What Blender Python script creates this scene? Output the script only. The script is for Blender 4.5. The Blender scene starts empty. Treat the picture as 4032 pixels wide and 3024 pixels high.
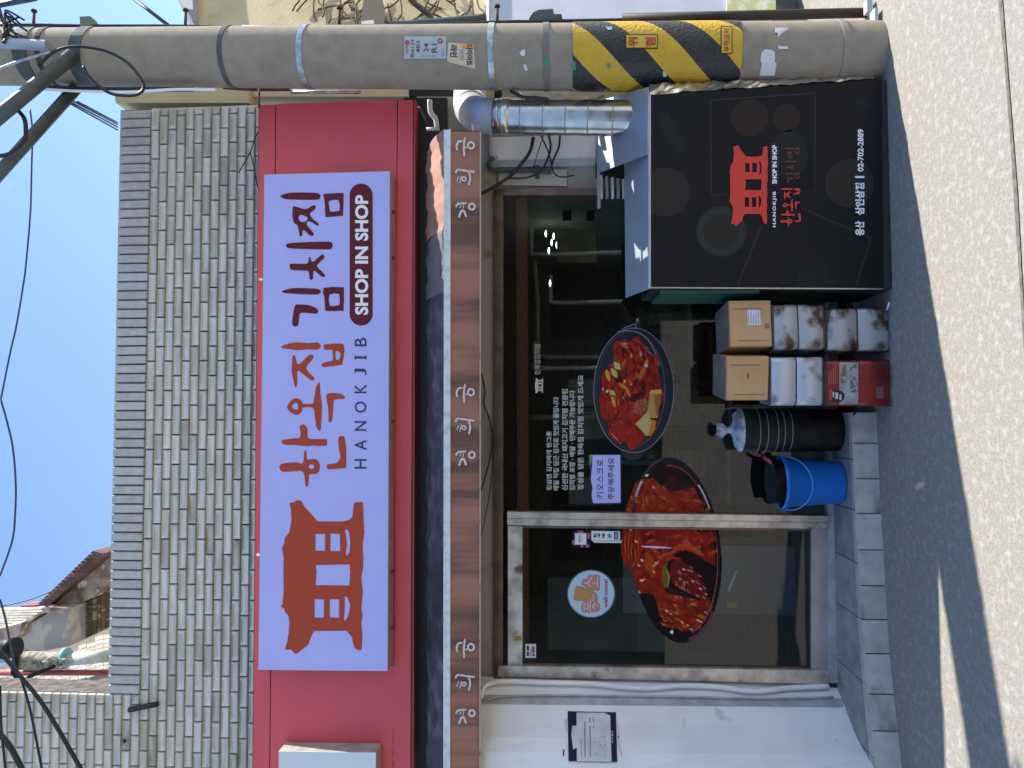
import bpy, bmesh, math, random
from mathutils import Vector, Matrix
from mathutils.geometry import tessellate_polygon
import numpy as np
random.seed(7); rng=np.random.default_rng(7)
sc=bpy.context.scene; COL=sc.collection
# ---------------- camera (photo was taken with the phone held upright: picture left is up) -------------
FPX=2912.0; CAMH=1.78
YAW,PITCH,ROLL=math.radians(2.6),math.radians(4.0),math.radians(.35)
F=Vector((math.sin(YAW)*math.cos(PITCH),math.cos(YAW)*math.cos(PITCH),math.sin(PITCH)))
R0=F.cross(Vector((0,0,1))).normalized(); U0=R0.cross(F)
RR=R0*math.cos(ROLL)-U0*math.sin(ROLL); UU=U0*math.cos(ROLL)+R0*math.sin(ROLL)
CP=Vector((0,0,CAMH))
cam=bpy.data.cameras.new('camera'); camo=bpy.data.objects.new('camera',cam); COL.objects.link(camo)
m3=Matrix((-UU,RR,-F)).transposed(); camo.matrix_world=Matrix.Translation(CP)@m3.to_4x4()
cam.sensor_width=36; cam.sensor_fit='HORIZONTAL'; cam.lens=FPX/4032*36; cam.clip_end=500; cam.clip_start=.05
sc.camera=camo
# ---------------- sky, sun, exposure -------------
SUNV=Vector((.957,.245,1.2)).normalized()
w=bpy.data.worlds.new("World"); sc.world=w; w.use_nodes=True; nt=w.node_tree
sky=nt.nodes.new('ShaderNodeTexSky'); sky.sky_type='NISHITA'; sky.sun_disc=False
sky.sun_elevation=math.asin(SUNV.z); sky.sun_rotation=math.atan2(SUNV.x,SUNV.y)
sky.air_density=1.1; sky.dust_density=.3; sky.ozone_density=3.0
nt.links.new(sky.outputs[0],nt.nodes['Background'].inputs[0]); nt.nodes['Background'].inputs[1].default_value=.13
sl=bpy.data.lights.new('sun','SUN'); sl.energy=4.5; sl.angle=math.radians(.5); sl.color=(1,.95,.86)
so=bpy.data.objects.new('sun',sl); COL.objects.link(so); so.rotation_euler=SUNV.to_track_quat('Z','Y').to_euler()
sc.view_settings.view_transform='Standard'; sc.view_settings.look='None'; sc.view_settings.exposure=1.1; sc.view_settings.gamma=1
sc.view_settings.use_curve_mapping=False
try: sc.cycles.max_bounces=8; sc.cycles.transparent_max_bounces=16; sc.cycles.use_denoising=True
except Exception: pass
# ---------------- picture measurements -> places -------------
def ray(sx,sy): return F+RR*((1512-sy)/FPX)+UU*((2016-sx)/FPX)
def P(sx,sy,Y):
    d=ray(sx,sy); return CP+d*((Y-CP.y)/d.y)
def PZ(sx,sy,z=0.):
    d=ray(sx,sy); return CP+d*((z-CP.z)/d.z)
def proj(p):
    v=p-CP; z=v.dot(F); return (2016-v.dot(UU)/z*FPX, 1512-v.dot(RR)/z*FPX)
K=4032/2212
def D(x,y,Y): return P(x*K,y*K,Y)
# ---------------- materials -------------
MATS={}
def mat(name,c,rough=.6,metal=0.,c2=None,scale=8.,det=6.,lo=.4,hi=.6,bump=0.,bscale=None,stretch=(1,1,1),spec=.5,emit=None,rnd=0.,vor=0,coat=0.,c3=None,s3=2.,lo3=.55,hi3=.65,attr=None,alpha=None,dist=.01):
    if name in MATS: return MATS[name]
    m=bpy.data.materials.new(name); m.use_nodes=True; n=m.node_tree.nodes; l=m.node_tree.links; b=n['Principled BSDF']
    b.inputs['Roughness'].default_value=rough; b.inputs['Metallic'].default_value=metal
    b.inputs['Specular IOR Level'].default_value=spec
    if coat: b.inputs['Coat Weight'].default_value=coat; b.inputs['Coat Roughness'].default_value=.1
    b.inputs['Base Color'].default_value=(*c,1)
    tc=n.new('ShaderNodeTexCoord'); mp=n.new('ShaderNodeMapping'); mp.inputs['Scale'].default_value=stretch
    l.new(tc.outputs['Object'],mp.inputs[0]); vec=mp.outputs[0]
    if rnd:
        oi=n.new('ShaderNodeObjectInfo'); ad=n.new('ShaderNodeVectorMath'); ad.operation='MULTIPLY_ADD'
        l.new(oi.outputs['Random'],ad.inputs[0]); ad.inputs[1].default_value=(37,19,53); l.new(vec,ad.inputs[2]); vec=ad.outputs[0]
    col=None
    def noise(s,d=6.):
        t=n.new('ShaderNodeTexNoise'); t.inputs['Scale'].default_value=s; t.inputs['Detail'].default_value=d; l.new(vec,t.inputs['Vector']); return t.outputs['Fac']
    def ramp(f,a,bb):
        r=n.new('ShaderNodeMapRange'); r.inputs['From Min'].default_value=a; r.inputs['From Max'].default_value=bb; l.new(f,r.inputs['Value']); return r.outputs[0]
    def mix(f,a,bcol):
        x=n.new('ShaderNodeMix'); x.data_type='RGBA'; l.new(f,x.inputs['Factor'])
        for s,v in ((6,a),(7,bcol)):
            if isinstance(v,tuple): x.inputs[s].default_value=(*v,1)
            else: l.new(v,x.inputs[s])
        return x.outputs[2]
    cur=c
    if attr:
        a=n.new('ShaderNodeAttribute'); a.attribute_name=attr; cur=a.outputs['Color']
    if c2 is not None: cur=mix(ramp(noise(scale,det),lo,hi),cur,c2)
    if c3 is not None: cur=mix(ramp(noise(s3,8),lo3,hi3),cur,c3)
    if rnd and rnd<1:
        hs=n.new('ShaderNodeHueSaturation'); mr=n.new('ShaderNodeMapRange'); l.new(oi.outputs['Random'],mr.inputs['Value'])
        mr.inputs['To Min'].default_value=1-rnd; mr.inputs['To Max'].default_value=1+rnd; l.new(mr.outputs[0],hs.inputs['Value'])
        if isinstance(cur,tuple): hs.inputs['Color'].default_value=(*cur,1)
        else: l.new(cur,hs.inputs['Color'])
        cur=hs.outputs[0]
    if not isinstance(cur,tuple): l.new(cur,b.inputs['Base Color'])
    if bump:
        bp=n.new('ShaderNodeBump'); bp.inputs['Strength'].default_value=bump; bp.inputs['Distance'].default_value=dist
        if vor:
            t=n.new('ShaderNodeTexVoronoi'); t.inputs['Scale'].default_value=vor; l.new(vec,t.inputs['Vector']); l.new(t.outputs['Distance'],bp.inputs['Height'])
        else: l.new(noise(bscale or scale*4,4),bp.inputs['Height'])
        l.new(bp.outputs[0],b.inputs['Normal'])
    if emit: b.inputs['Emission Color'].default_value=(*c,1); b.inputs['Emission Strength'].default_value=emit
    MATS[name]=m; return m
def glassmat(name,tint,fac=1.,rough=0.02):
    m=bpy.data.materials.new(name); m.use_nodes=True; n=m.node_tree.nodes; l=m.node_tree.links
    for x in list(n): n.remove(x)
    o=n.new('ShaderNodeOutputMaterial'); t=n.new('ShaderNodeBsdfTransparent'); t.inputs[0].default_value=(*tint,1)
    g=n.new('ShaderNodeBsdfGlossy'); g.inputs['Roughness'].default_value=rough; fr=n.new('ShaderNodeFresnel'); fr.inputs[0].default_value=1.5
    mm=n.new('ShaderNodeMath'); mm.operation='MULTIPLY_ADD'; mm.inputs[1].default_value=1.6*fac; mm.inputs[2].default_value=0; l.new(fr.outputs[0],mm.inputs[0]); mm.use_clamp=True
    x=n.new('ShaderNodeMixShader'); l.new(mm.outputs[0],x.inputs[0]); l.new(t.outputs[0],x.inputs[1]); l.new(g.outputs[0],x.inputs[2]); l.new(x.outputs[0],o.inputs[0])
    MATS[name]=m; return m
# ---------------- mesh helpers -------------
class MB:
    def __init__(s): s.v=[]; s.f=[]; s.mi=[]; s.cur=0; s.sm=set()
    def add(s,vs,fs,smooth=False):
        o=len(s.v); s.v+= [tuple(v) for v in vs]
        for f in fs:
            if smooth: s.sm.add(len(s.f))
            s.f.append([o+i for i in f]); s.mi.append(s.cur)
        return s
    def box(s,x0,x1,y0,y1,z0,z1):
        return s.add([(x,y,z) for x in (x0,x1) for y in (y0,y1) for z in (z0,z1)],[(0,1,3,2),(4,6,7,5),(0,4,5,1),(2,3,7,6),(0,2,6,4),(1,5,7,3)])
    def hexa(s,a,b): # two quads (front,back)
        return s.add(list(a)+list(b),[(0,1,2,3),(7,6,5,4),(0,4,5,1),(1,5,6,2),(2,6,7,3),(3,7,4,0)])
    def prism(s,pts,off):
        n=len(pts); off=Vector(off); s.add(list(pts)+[Vector(p)+off for p in pts],[])
        o=len(s.v)-2*n
        tri=tessellate_polygon([[Vector(p) for p in pts]])
        for t in tri:
            s.f.append([o+i for i in t]); s.mi.append(s.cur); s.f.append([o+n+i for i in reversed(t)]); s.mi.append(s.cur)
        for i in range(n): j=(i+1)%n; s.f.append([o+i,o+n+i,o+n+j,o+j]); s.mi.append(s.cur)
        return s
    def tube(s,path,r,seg=10,closed=False,caps=True):
        path=[Vector(p) for p in path]; n=len(path); rings=[]
        rs=r if isinstance(r,(list,tuple)) else [r]*n
        up=None
        for i in range(n):
            a=path[i-1] if (i>0 or closed) else path[i]; b=path[(i+1)%n] if (i<n-1 or closed) else path[i]
            t=(b-a).normalized()
            if up is None: up=t.orthogonal().normalized()
            up=(up-t*up.dot(t)).normalized(); bi=t.cross(up)
            rings.append([path[i]+(up*math.cos(2*math.pi*k/seg)+bi*math.sin(2*math.pi*k/seg))*rs[i] for k in range(seg)])
        o=len(s.v); s.v+=[tuple(v) for rg in rings for v in rg]
        for i in range(n if closed else n-1):
            for k in range(seg):
                a=o+i*seg; b=o+((i+1)%n)*seg; k2=(k+1)%seg
                s.sm.add(len(s.f)); s.f.append([a+k,b+k,b+k2,a+k2]); s.mi.append(s.cur)
        if caps and not closed:
            s.f.append([o+k for k in range(seg)]); s.mi.append(s.cur)
            s.f.append([o+(n-1)*seg+k for k in reversed(range(seg))]); s.mi.append(s.cur)
        return s
    def lathe(s,prof,c,seg=32,smooth=True):
        o=len(s.v); n=len(prof)
        for r,z in prof:
            for k in range(seg):
                a=2*math.pi*k/seg; s.v.append((c[0]+r*math.cos(a),c[1]+r*math.sin(a),c[2]+z))
        for i in range(n-1):
            for k in range(seg):
                k2=(k+1)%seg
                if smooth: s.sm.add(len(s.f))
                s.f.append([o+i*seg+k,o+i*seg+k2,o+(i+1)*seg+k2,o+(i+1)*seg+k]); s.mi.append(s.cur)
        return s
    def build(s,name,mats,parent=None,loc=None,**kw):
        me=bpy.data.meshes.new(name); me.from_pydata(s.v,[],s.f); me.validate()
        if not isinstance(mats,(list,tuple)): mats=[mats]
        for m in mats: me.materials.append(m)
        if len(me.polygons)==len(s.f):
            for i,p in enumerate(me.polygons):
                p.material_index=s.mi[i]; p.use_smooth=i in s.sm
        bm=bmesh.new(); bm.from_mesh(me); bmesh.ops.recalc_face_normals(bm,faces=bm.faces); bm.to_mesh(me); bm.free()
        return link(name,me,parent,loc,**kw)
def link(name,me,parent=None,loc=None,label=None,cat=None,group=None,kind=None):
    o=bpy.data.objects.new(name,me); COL.objects.link(o)
    if parent is not None:
        o.parent=parent; pl=Vector(parent['wl']) if 'wl' in parent else Vector((0,0,0))
        base=Vector(loc) if loc is not None else Vector((0,0,0)); o.location=base-pl if parent.type=='EMPTY' else base
    elif loc is not None: o.location=loc
    tag(o,label,cat,group,kind); return o
def tag(o,label=None,cat=None,group=None,kind=None):
    if label: o['label']=label
    if cat: o['category']=cat
    if group: o['group']=group
    if kind: o['kind']=kind
    return o
def thing(name,label,cat,loc,group=None):
    o=bpy.data.objects.new(name,None); COL.objects.link(o); o.location=loc; o['wl']=tuple(loc); o.empty_display_size=.1
    return tag(o,label,cat,group)
def smooth_loop(pts,k=3):
    n=len(pts); out=[]
    for i in range(n):
        p0,p1,p2,p3=(Vector(pts[(i+j-1)%n]) for j in range(4))
        for t in range(k):
            t/=k; out.append(.5*((2*p1)+(-p0+p2)*t+(2*p0-5*p1+4*p2-p3)*t*t+(-p0+3*p1-3*p2+p3)*t**3))
    return out
def spath(pts,k=6):
    n=len(pts); out=[]
    for i in range(n-1):
        p0,p1,p2,p3=(Vector(pts[min(max(i+j-1,0),n-1)]) for j in range(4))
        for t in range(k):
            t/=k; out.append(.5*((2*p1)+(-p0+p2)*t+(2*p0-5*p1+4*p2-p3)*t*t+(-p0+3*p1-3*p2+p3)*t**3))
    return out+[Vector(pts[-1])]
def flat(polys,fn,mb=None,smooth=0):
    """polygons with holes, given as [(outer,[holes])] in picture pixels; fn puts a pixel onto its surface"""
    mb=mb or MB()
    for outer,holes in polys:
        loops=[outer]+list(holes)
        if smooth: loops=[[tuple(v) for v in smooth_loop(lp,smooth)] for lp in loops]
        tri=tessellate_polygon([[Vector((p[0],p[1],0)) for p in lp] for lp in loops])
        allp=[p for lp in loops for p in lp]; mb.add([fn(p[0],p[1]) for p in allp],[list(t) for t in tri])
    return mb
def slab(pts,Y,t,name,m,parent=None,**kw):
    return MB().prism([P(a,b,Y) for a,b in pts],(0,t,0)).build(name,m,parent,**kw)
def fine(poly,fn,mb=None,n=14):
    # cut a rectangle-like outline in strips so that it follows the wall
    if len(poly)==4:
        mb=mb or MB(); m_=6; a,b,c,d=poly; V=[]
        for i in range(m_+1):
            for j in range(m_+1):
                u,v=i/m_,j/m_; x=(a[0]*(1-u)+b[0]*u)*(1-v)+(d[0]*(1-u)+c[0]*u)*v; y=(a[1]*(1-u)+b[1]*u)*(1-v)+(d[1]*(1-u)+c[1]*u)*v; V.append(fn(x,y))
        return mb.add(V,[(i*(m_+1)+j,(i+1)*(m_+1)+j,(i+1)*(m_+1)+j+1,i*(m_+1)+j+1) for i in range(m_) for j in range(m_)])
    ys=[p[1] for p in poly]; xs=[p[0] for p in poly]; y0,y1=min(ys),max(ys); mb=mb or MB()
    for i in range(n):
        a,b=y0+(y1-y0)*i/n,y0+(y1-y0)*(i+1)/n
        def ext(y):
            xs_=[]
            for k in range(len(poly)):
                (xa,ya),(xb,yb)=poly[k],poly[(k+1)%len(poly)]
                if (ya-y)*(yb-y)<=0 and ya!=yb: xs_.append(xa+(xb-xa)*(y-ya)/(yb-ya))
            return (min(xs_),max(xs_)) if xs_ else (0,0)
        (l1,r1),(l2,r2)=ext(a+.01),ext(b-.01); mb.add([fn(l1,a),fn(r1,a),fn(r2,b),fn(l2,b)],[(0,1,2,3)])
    return mb
def stroke(pts,wd):
    """a brush stroke as a closed outline"""
    pts=[Vector((*p[:2],0)) for p in pts]; L=[];Rr=[]
    pts=spath(pts,4) if len(pts)>2 else pts
    for i,p in enumerate(pts):
        t=(pts[min(i+1,len(pts)-1)]-pts[max(i-1,0)]).normalized(); nn=Vector((-t.y,t.x,0)); h=wd/2*(1 if 0<i<len(pts)-1 else .6)
        L.append(p+nn*h); Rr.append(p-nn*h)
    return [tuple(v[:2]) for v in L+Rr[::-1]]
def ring(cx,cy,r,wd,n=18,ry=None):
    ry=ry or r
    o=[(cx+(r+wd/2)*math.cos(2*math.pi*k/n),cy+(ry+wd/2)*math.sin(2*math.pi*k/n)) for k in range(n)]
    i=[(cx+(r-wd/2)*math.cos(2*math.pi*k/n),cy+(ry-wd/2)*math.sin(2*math.pi*k/n)) for k in range(n)]
    return (o,[i])
_tx={}
def textpts(body,bold=0.,space=1.):
    key=(body,bold,space)
    if key in _tx: return _tx[key]
    c=bpy.data.curves.new('tmp','FONT'); c.body=body; c.offset=bold; c.space_character=space; c.resolution_u=3; o=bpy.data.objects.new('tmp',c); COL.objects.link(o)
    me=bpy.data.meshes.new_from_object(o.evaluated_get(bpy.context.evaluated_depsgraph_get()))
    v=[(a.co.x,a.co.y) for a in me.vertices]; f=[list(p.vertices) for p in me.polygons]
    bpy.data.objects.remove(o); bpy.data.curves.remove(c); bpy.data.meshes.remove(me)
    x0=min(a for a,_ in v);x1=max(a for a,_ in v);y0=min(b for _,b in v);y1=max(b for _,b in v)
    _tx[key]=([((a-x0)/(x1-x0),(b-y0)/(y1-y0)) for a,b in v],f); return _tx[key]
def text(body,xb,y0,xt,y1,fn,bold=0.,space=1.,mb=None):
    """text whose feet stand on picture column xb and heads at xt, read from row y0 to row y1"""
    v,f=textpts(body,bold,space); mb=mb or MB()
    return mb.add([fn(xb+(xt-xb)*b,y0+(y1-y0)*a) for a,b in v],f)

# ---------------- materials list -------------
M_tile=mat('glazed_facing_tile',(.62,.605,.56),.34,0,(.45,.425,.375),30,8,.42,.66,.12,60,(.10,1,1),rnd=.10,coat=.3,c3=(.36,.33,.285),s3=3,lo3=.56,hi3=.78)
M_cop=mat('coping_tile',(.47,.46,.44),.4,0,(.39,.38,.37),20,5,.4,.7,.1,60,rnd=.08,coat=.2)
M_mortar=mat('mortar',(.06,.05,.042),.9,0,(.13,.11,.10),20)
M_red=mat('red_composite_panel',(.62,.075,.095),.5,0,(.57,.07,.088),3,3,.4,.7,.03,80)
M_redsoft=mat('red_underside_shade',(.36,.03,.05),.5)  # darker copy of the panel red, underside shade put into the colour
M_groove=mat('groove',(.03,.006,.008),.7)
M_signface=mat('sign_vinyl',(.44,.44,.84),.45,0,(.42,.42,.82),5,3,.4,.7,.12,3,dist=.01)
M_alu=mat('aluminium',(.55,.53,.50),.38,1.,(.42,.40,.37),30,6,.4,.7,.05)
M_signside=mat('sign_side_enamel',(.42,.39,.33),.5,0,(.33,.29,.23),12)
M_orange=mat('print_rust_orange',(.40,.06,.03),.6,spec=.2)
M_maroon=mat('print_maroon',(.12,.013,.022),.6,spec=.2)
M_navy=mat('print_navy',(.02,.018,.07),.5)
M_white=mat('print_white',(.78,.78,.82),.5)
M_fabdark=mat('dirty_awning_fabric',(.055,.055,.068),.8,0,(.15,.14,.15),9,9,.48,.72,.3,30,c3=(.03,.03,.035),s3=3,lo3=.5,hi3=.62)
M_fabor=mat('sunlit_awning_fabric',(.40,.20,.14),.85,0,(.33,.16,.11),7,5,.4,.7,.3,40)  # cloth at the sunny end, sunlight painted in as lighter orange
M_fabmid=mat('stained_awning_fabric',(.17,.135,.14),.85,0,(.24,.16,.14),5,8,.45,.65,.3,30,c3=(.07,.065,.07),s3=5,lo3=.52,hi3=.66)
M_val=mat('brown_valance',(.34,.15,.10),.85,0,(.15,.07,.055),2.6,9,.44,.60,.35,12,(3,1,.25))  # dark vertical bands paint the shade of the folds
M_bar=mat('white_bar',(.62,.66,.68),.4,0,(.5,.5,.48),25,5,.45,.7,.04)
M_letter=mat('painted_letters',(.62,.58,.56),.7,0,(.42,.36,.34),60,5,.5,.7)
M_beige=mat('beige_painted_wall',(.34,.31,.25),.75,0,(.29,.26,.20),5,8,.4,.7,.12,40,c3=(.20,.17,.13),s3=9,lo3=.62,hi3=.75)
M_whitewall=mat('white_plaster',(.82,.80,.78),.6,0,(.74,.72,.70),3,8,.4,.7,.15,18,c3=(.50,.48,.45),s3=7,lo3=.66,hi3=.74)
M_greytrim=mat('grey_trim',(.42,.43,.44),.6,0,(.34,.33,.32),14)
M_ss=mat('stainless_frame',(.66,.60,.53),.34,.7,(.36,.30,.26),10,6,.4,.66,.05,60,c3=(.16,.10,.08),s3=6,lo3=.62,hi3=.7)
M_ssb=mat('brown_tinted_frame',(.20,.14,.12),.35,.7,(.13,.09,.08),10)
M_ssl=mat('brushed_steel_rail',(.55,.54,.56),.35,.8,(.45,.43,.44),6,5)
M_steptile=mat('pale_step_tile',(.50,.48,.45),.55,0,(.38,.36,.34),11,8,.4,.68,.1,60,rnd=.10,c3=(.20,.175,.16),s3=5,lo3=.6,hi3=.75)
M_tread=mat('grey_tread_tile',(.30,.29,.27),.5,0,(.19,.185,.175),9,8,.4,.68,.1,60,rnd=.08)
M_grout=mat('grout',(.07,.06,.055),.9)
M_blackbox=mat('black_vinyl_print',(.010,.010,.014),.6,0,(.013,.012,.014),2,spec=.15)
M_ghost=mat('dim_print_grey',(.032,.032,.030),.6,spec=.15); M_ghost2=mat('dim_print_brown',(.030,.020,.018),.6,spec=.15); M_ghost3=mat('dim_print_blue',(.012,.018,.024),.6,spec=.15); M_ghostr=mat('dim_print_red',(.10,.010,.014),.45)
M_redlogo=mat('print_bright_red',(.62,.035,.025),.5)
M_galv=mat('galvanised_sheet',(.42,.45,.50),.5,.4,(.36,.39,.44),5,6,.4,.7,.06,6)
M_foil=mat('crumpled_foil_tape',(.72,.68,.62),.28,.9,(.6,.55,.5),20)
M_duct=mat('shiny_spiral_duct',(.46,.43,.41),.22,.9,(.30,.29,.28),5,5,.42,.62,.12,7,(2.2,2.2,.12))  # lengthwise tone streaks imitate highlights on the metal
M_elbow=mat('grey_duct_elbow',(.50,.51,.53),.5,0,(.42,.43,.45),8)
M_ducttape=mat('blue_duct_collar',(.27,.33,.47),.5)
M_conc=mat('pole_concrete',(.30,.255,.20),.85,0,(.26,.22,.17),14,9,.4,.65,.25,120,c3=(.21,.18,.14),s3=4,lo3=.58,hi3=.76,dist=.004)
M_yel=mat('yellow_wrap',(.62,.38,.02),.45,0,(.54,.33,.02),12,5,.4,.7,.55,0,vor=55,dist=.006)
M_blk=mat('black_wrap',(.018,.018,.02),.42,0,(.028,.028,.03),12,5,.4,.7,.55,0,vor=55,dist=.006)
M_steel=mat('galvanised_band',(.42,.46,.48),.4,.8,(.3,.3,.3),25)
M_rust=mat('rusty_iron',(.12,.045,.03),.8,0,(.06,.03,.025),30)
M_cable=mat('black_cable',(.012,.012,.014),.5); M_cableb=mat('blue_grey_cable',(.03,.045,.09),.5)
M_strut=mat('dark_painted_strut',(.075,.085,.085),.55,0,(.05,.055,.055),12)
M_pvc=mat('white_pvc',(.55,.54,.48),.4,0,(.42,.40,.33),12)
M_card=mat('cardboard',(.56,.33,.16),.8,0,(.49,.28,.13),6,6,.4,.7,.06,60)
M_cardd=mat('cardboard_worn_top',(.25,.19,.155),.8,0,(.17,.13,.11),8,8)
M_tin=mat('rusty_white_tin',(.44,.44,.46),.42,.35,(.085,.048,.028),7,10,.47,.60,.08,40,(1,1,1.4))
M_tin2=mat('scuffed_white_tin',(.52,.54,.60),.38,.3,(.12,.09,.07),7,10,.56,.66,.08,40)
M_tinred=mat('red_printed_tin',(.30,.02,.018),.4,.2,(.13,.014,.014),6,8,.45,.65,.05)
M_tindark=mat('oily_tin_edge',(.10,.085,.07),.45,.6,(.05,.04,.03),20)
M_blackp=mat('black_plastic',(.008,.007,.009),.5,0,(.018,.015,.012),10,spec=.2); M_ringl=mat('light_rib',(.18,.17,.18),.35)
M_bag=mat('grey_plastic_bag',(.48,.50,.56),.25,0,(.2,.2,.24),14,8,.45,.6,.5,20)
M_blue=mat('blue_plastic',(.01,.17,.64),.33,0,(.008,.15,.58),6); M_bluel=mat('blue_wire',(.10,.30,.75),.35)
M_redp=mat('red_plastic',(.42,.03,.04),.4)
M_ground=mat('street_concrete',(.285,.26,.225),.9,0,(.215,.195,.17),80,4,.36,.64,.3,110,c3=(.345,.318,.282),s3=26,lo3=.50,hi3=.72,dist=.005)  # one concrete for the whole street
M_seam=mat('dirty_joint',(.10,.085,.085),.95,0,(.16,.14,.13),30)
M_glass=glassmat('shop_glass',(.80,.86,.84))
M_floor=mat('interior_boards',(.12,.12,.08),.45,0,(.075,.075,.05),5,6,.4,.66,0,10,(.3,3,1),rnd=.15)
M_inwall=mat('interior_wall',(.24,.28,.26),.7,0,(.20,.24,.22),3)
M_inpanel=mat('interior_wood',(.15,.10,.055),.5,0,(.09,.06,.035),9,6,.4,.6,0,10,(1,1,6))
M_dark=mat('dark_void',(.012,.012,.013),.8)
M_cream=mat('cream_stucco',(.52,.43,.26),.85,0,(.44,.36,.20),2.5,8,.4,.65,.3,40,c3=(.34,.27,.16),s3=4,lo3=.6,hi3=.72)
M_brown=mat('grey_render_wall',(.075,.08,.07),.7,0,(.055,.06,.055),6)
M_lavender=mat('pale_lilac_panel',(.45,.46,.54),.6,0,(.41,.42,.50),4)
M_paper=mat('white_paper',(.66,.66,.70),.7); M_paperg=mat('grey_paper',(.64,.63,.60),.7,0,(.56,.55,.53),9); M_inkgrey=mat('grey_ink',(.27,.26,.26),.7); M_navyp=mat('navy_paper',(.015,.008,.05),.6,spec=.2)
M_whitep=mat('white_street_pipe',(.78,.78,.74),.4); M_green=mat('green_scrap',(.03,.28,.17),.6)
M_stain=mat('old_board_soffit',(.42,.33,.27),.85,0,(.18,.11,.085),5,9,.42,.6,.2,30,c3=(.72,.66,.6),s3=6,lo3=.56,hi3=.62)
M_rooft=mat('brown_roof_tile',(.17,.085,.07),.75,0,(.11,.055,.05),14,6,rnd=.2)
M_oldwood=mat('weathered_board',(.13,.085,.05),.85,0,(.32,.28,.2),9,8,.52,.64,.2,30,(3,1,.3),rnd=.3)
M_oldplast=mat('peeling_plaster',(.40,.37,.36),.85,0,(.55,.52,.48),4,6,.5,.56,.2,30)
M_paleTile=mat('pale_roof_tile',(.78,.70,.56),.7,0,(.66,.58,.45),8,6,rnd=.12)

# ================= GROUND =================
mb=MB(); nx=40
mb.add([(-60,-40,0),(60,-40,0),(60,80,0),(-60,80,0)],[(0,1,2,3)]).build('street',M_ground,kind='structure')
# joint running along the street
js=[(3915,-60),(3931,0),(3955,250),(3975,520),(3990,760),(4010,1050),(4032,1400),(4060,1800)]
L=[PZ(a,b,.004) for a,b in js]; Rg=[PZ(a+13+3*math.sin(i*2),b,.004) for i,(a,b) in enumerate(js)]
mb=MB()
for i in range(len(js)-1): mb.add([L[i],L[i+1],Rg[i+1],Rg[i]],[(0,1,2,3)])
mb.build('pavement_joint',M_seam,kind='structure')

# ================= SHOP BUILDING =================
bl=thing('shop_building','low shop building with grey tiled parapet and glazed front behind the awning','building',(0,4.8,0))
WY=4.80; WIN=4.72; TZ=.14
XR=P(1300,400,WY).x
zb=P(574,1500,WY).z          # bottom of the coping course
ztop=P(448,1500,WY).z
xleft=-3.3; xstep=P(430,2733,WY).x
PZc=.0612; TL=.1985; J=.006
# backing
zf=P(1950,1500,WY).z
MB().box(xleft,XR-.004,WY+.018,WY+.25,zf,zb).box(xstep+.006,XR-.004,WY+.018,WY+.25,zb,ztop-.004).box(xleft,xstep,WY+.018,WY+.25,zb,6.6).build('backing_wall',M_mortar,bl)
MB().box(xstep+.004,XR,WY+.02,WY+.26,ztop-.003,ztop+.006).build('parapet_top',M_cop,bl)
meshes={}
def tilemesh(w_,h_,dished=True):
    k=(round(w_,3),round(h_,3),dished)
    if k in meshes: return meshes[k]
    e=.004; d=.016; a=w_/2; b=h_/2
    if dished:
        # stretcher pressed like a shallow trough: ends flare forward, the middle lies back
        t=min(.034,w_*.3)
        v=[(-a,0,-b),(a,0,-b),(a,0,b),(-a,0,b)]
        v+=[(-a+e,-d,-b+e),(a-e,-d,-b+e),(a-e,-d,b-e),(-a+e,-d,b-e)]
        v+=[(-a+t,-d+.009,-b*.50),(a-t,-d+.009,-b*.50),(a-t,-d+.012,b*.55),(-a+t,-d+.012,b*.55)]
        f=[(0,1,5,4),(1,2,6,5),(2,3,7,6),(3,0,4,7),(4,5,9,8),(5,6,10,9),(6,7,11,10),(7,4,8,11),(8,9,10,11)]
    else:
        v=[(-a,0,-b),(a,0,-b),(a,0,b),(-a,0,b),(-a+e,-d,-b+e),(a-e,-d,-b+e),(a-e,-d,b-e),(-a+e,-d,b-e)]
        f=[(0,1,5,4),(1,2,6,5),(2,3,7,6),(3,0,4,7),(4,5,6,7)]
    me=bpy.data.meshes.new('facing_tile'); me.from_pydata(v,[],f); me.materials.append(M_tile if dished else M_cop); meshes[k]=me; return me
M_tilest=mat('stained_facing_tile',(.54,.51,.46),.45,0,(.33,.29,.22),14,8,.42,.64,.12,60,(.2,1,1),rnd=.12,coat=.15,c3=(.46,.43,.37),s3=4,lo3=.5,hi3=.7)
def placet(xa,xb,za,zb_,name='tile',dished=True):
    me=tilemesh(xb-xa-J,zb_-za-J,dished)
    if dished and random.random()<(.07 if xb<-1.2 else .02):
        k2=(me.name,'st')
        if k2 not in meshes: meshes[k2]=me.copy(); meshes[k2].materials.clear(); meshes[k2].materials.append(M_tilest)
        me=meshes[k2]
    o=link(name,me,bl,((xa+xb)/2,WY+.018-random.uniform(0,.0035),(za+zb_)/2))
    o.rotation_euler=(random.uniform(-.012,.012),random.uniform(-.006,.006),random.uniform(-.012,.012)); return o
ph=P(590,1030/2.011,WY).x   # a joint in the first course
nt_=0; rest=[]
VL=P(500,3110,WY).x
def course(z0,xa,xb,k,z1=None):
    global nt_
    off=0 if k%2==0 else TL/2
    j=math.floor((xa-ph-off)/TL); x=ph+off+j*TL
    while x<xb-.01:
        a,b=max(x,xa),min(x+TL,xb)
        if b-a>.035:
            placet(a,b,z0,z1 or z0+PZc,'tile'); nt_+=1
        x+=TL
for i in range(13): course(zb-(i+1)*PZc,VL,XR,i)
for i in range(17): course(zb+i*PZc,VL,xstep,i+1)
x=xstep
while x<XR-.02:
    placet(x,min(x+.0627,XR),zb,ztop,'coping_tile',False); x+=.0627
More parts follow.
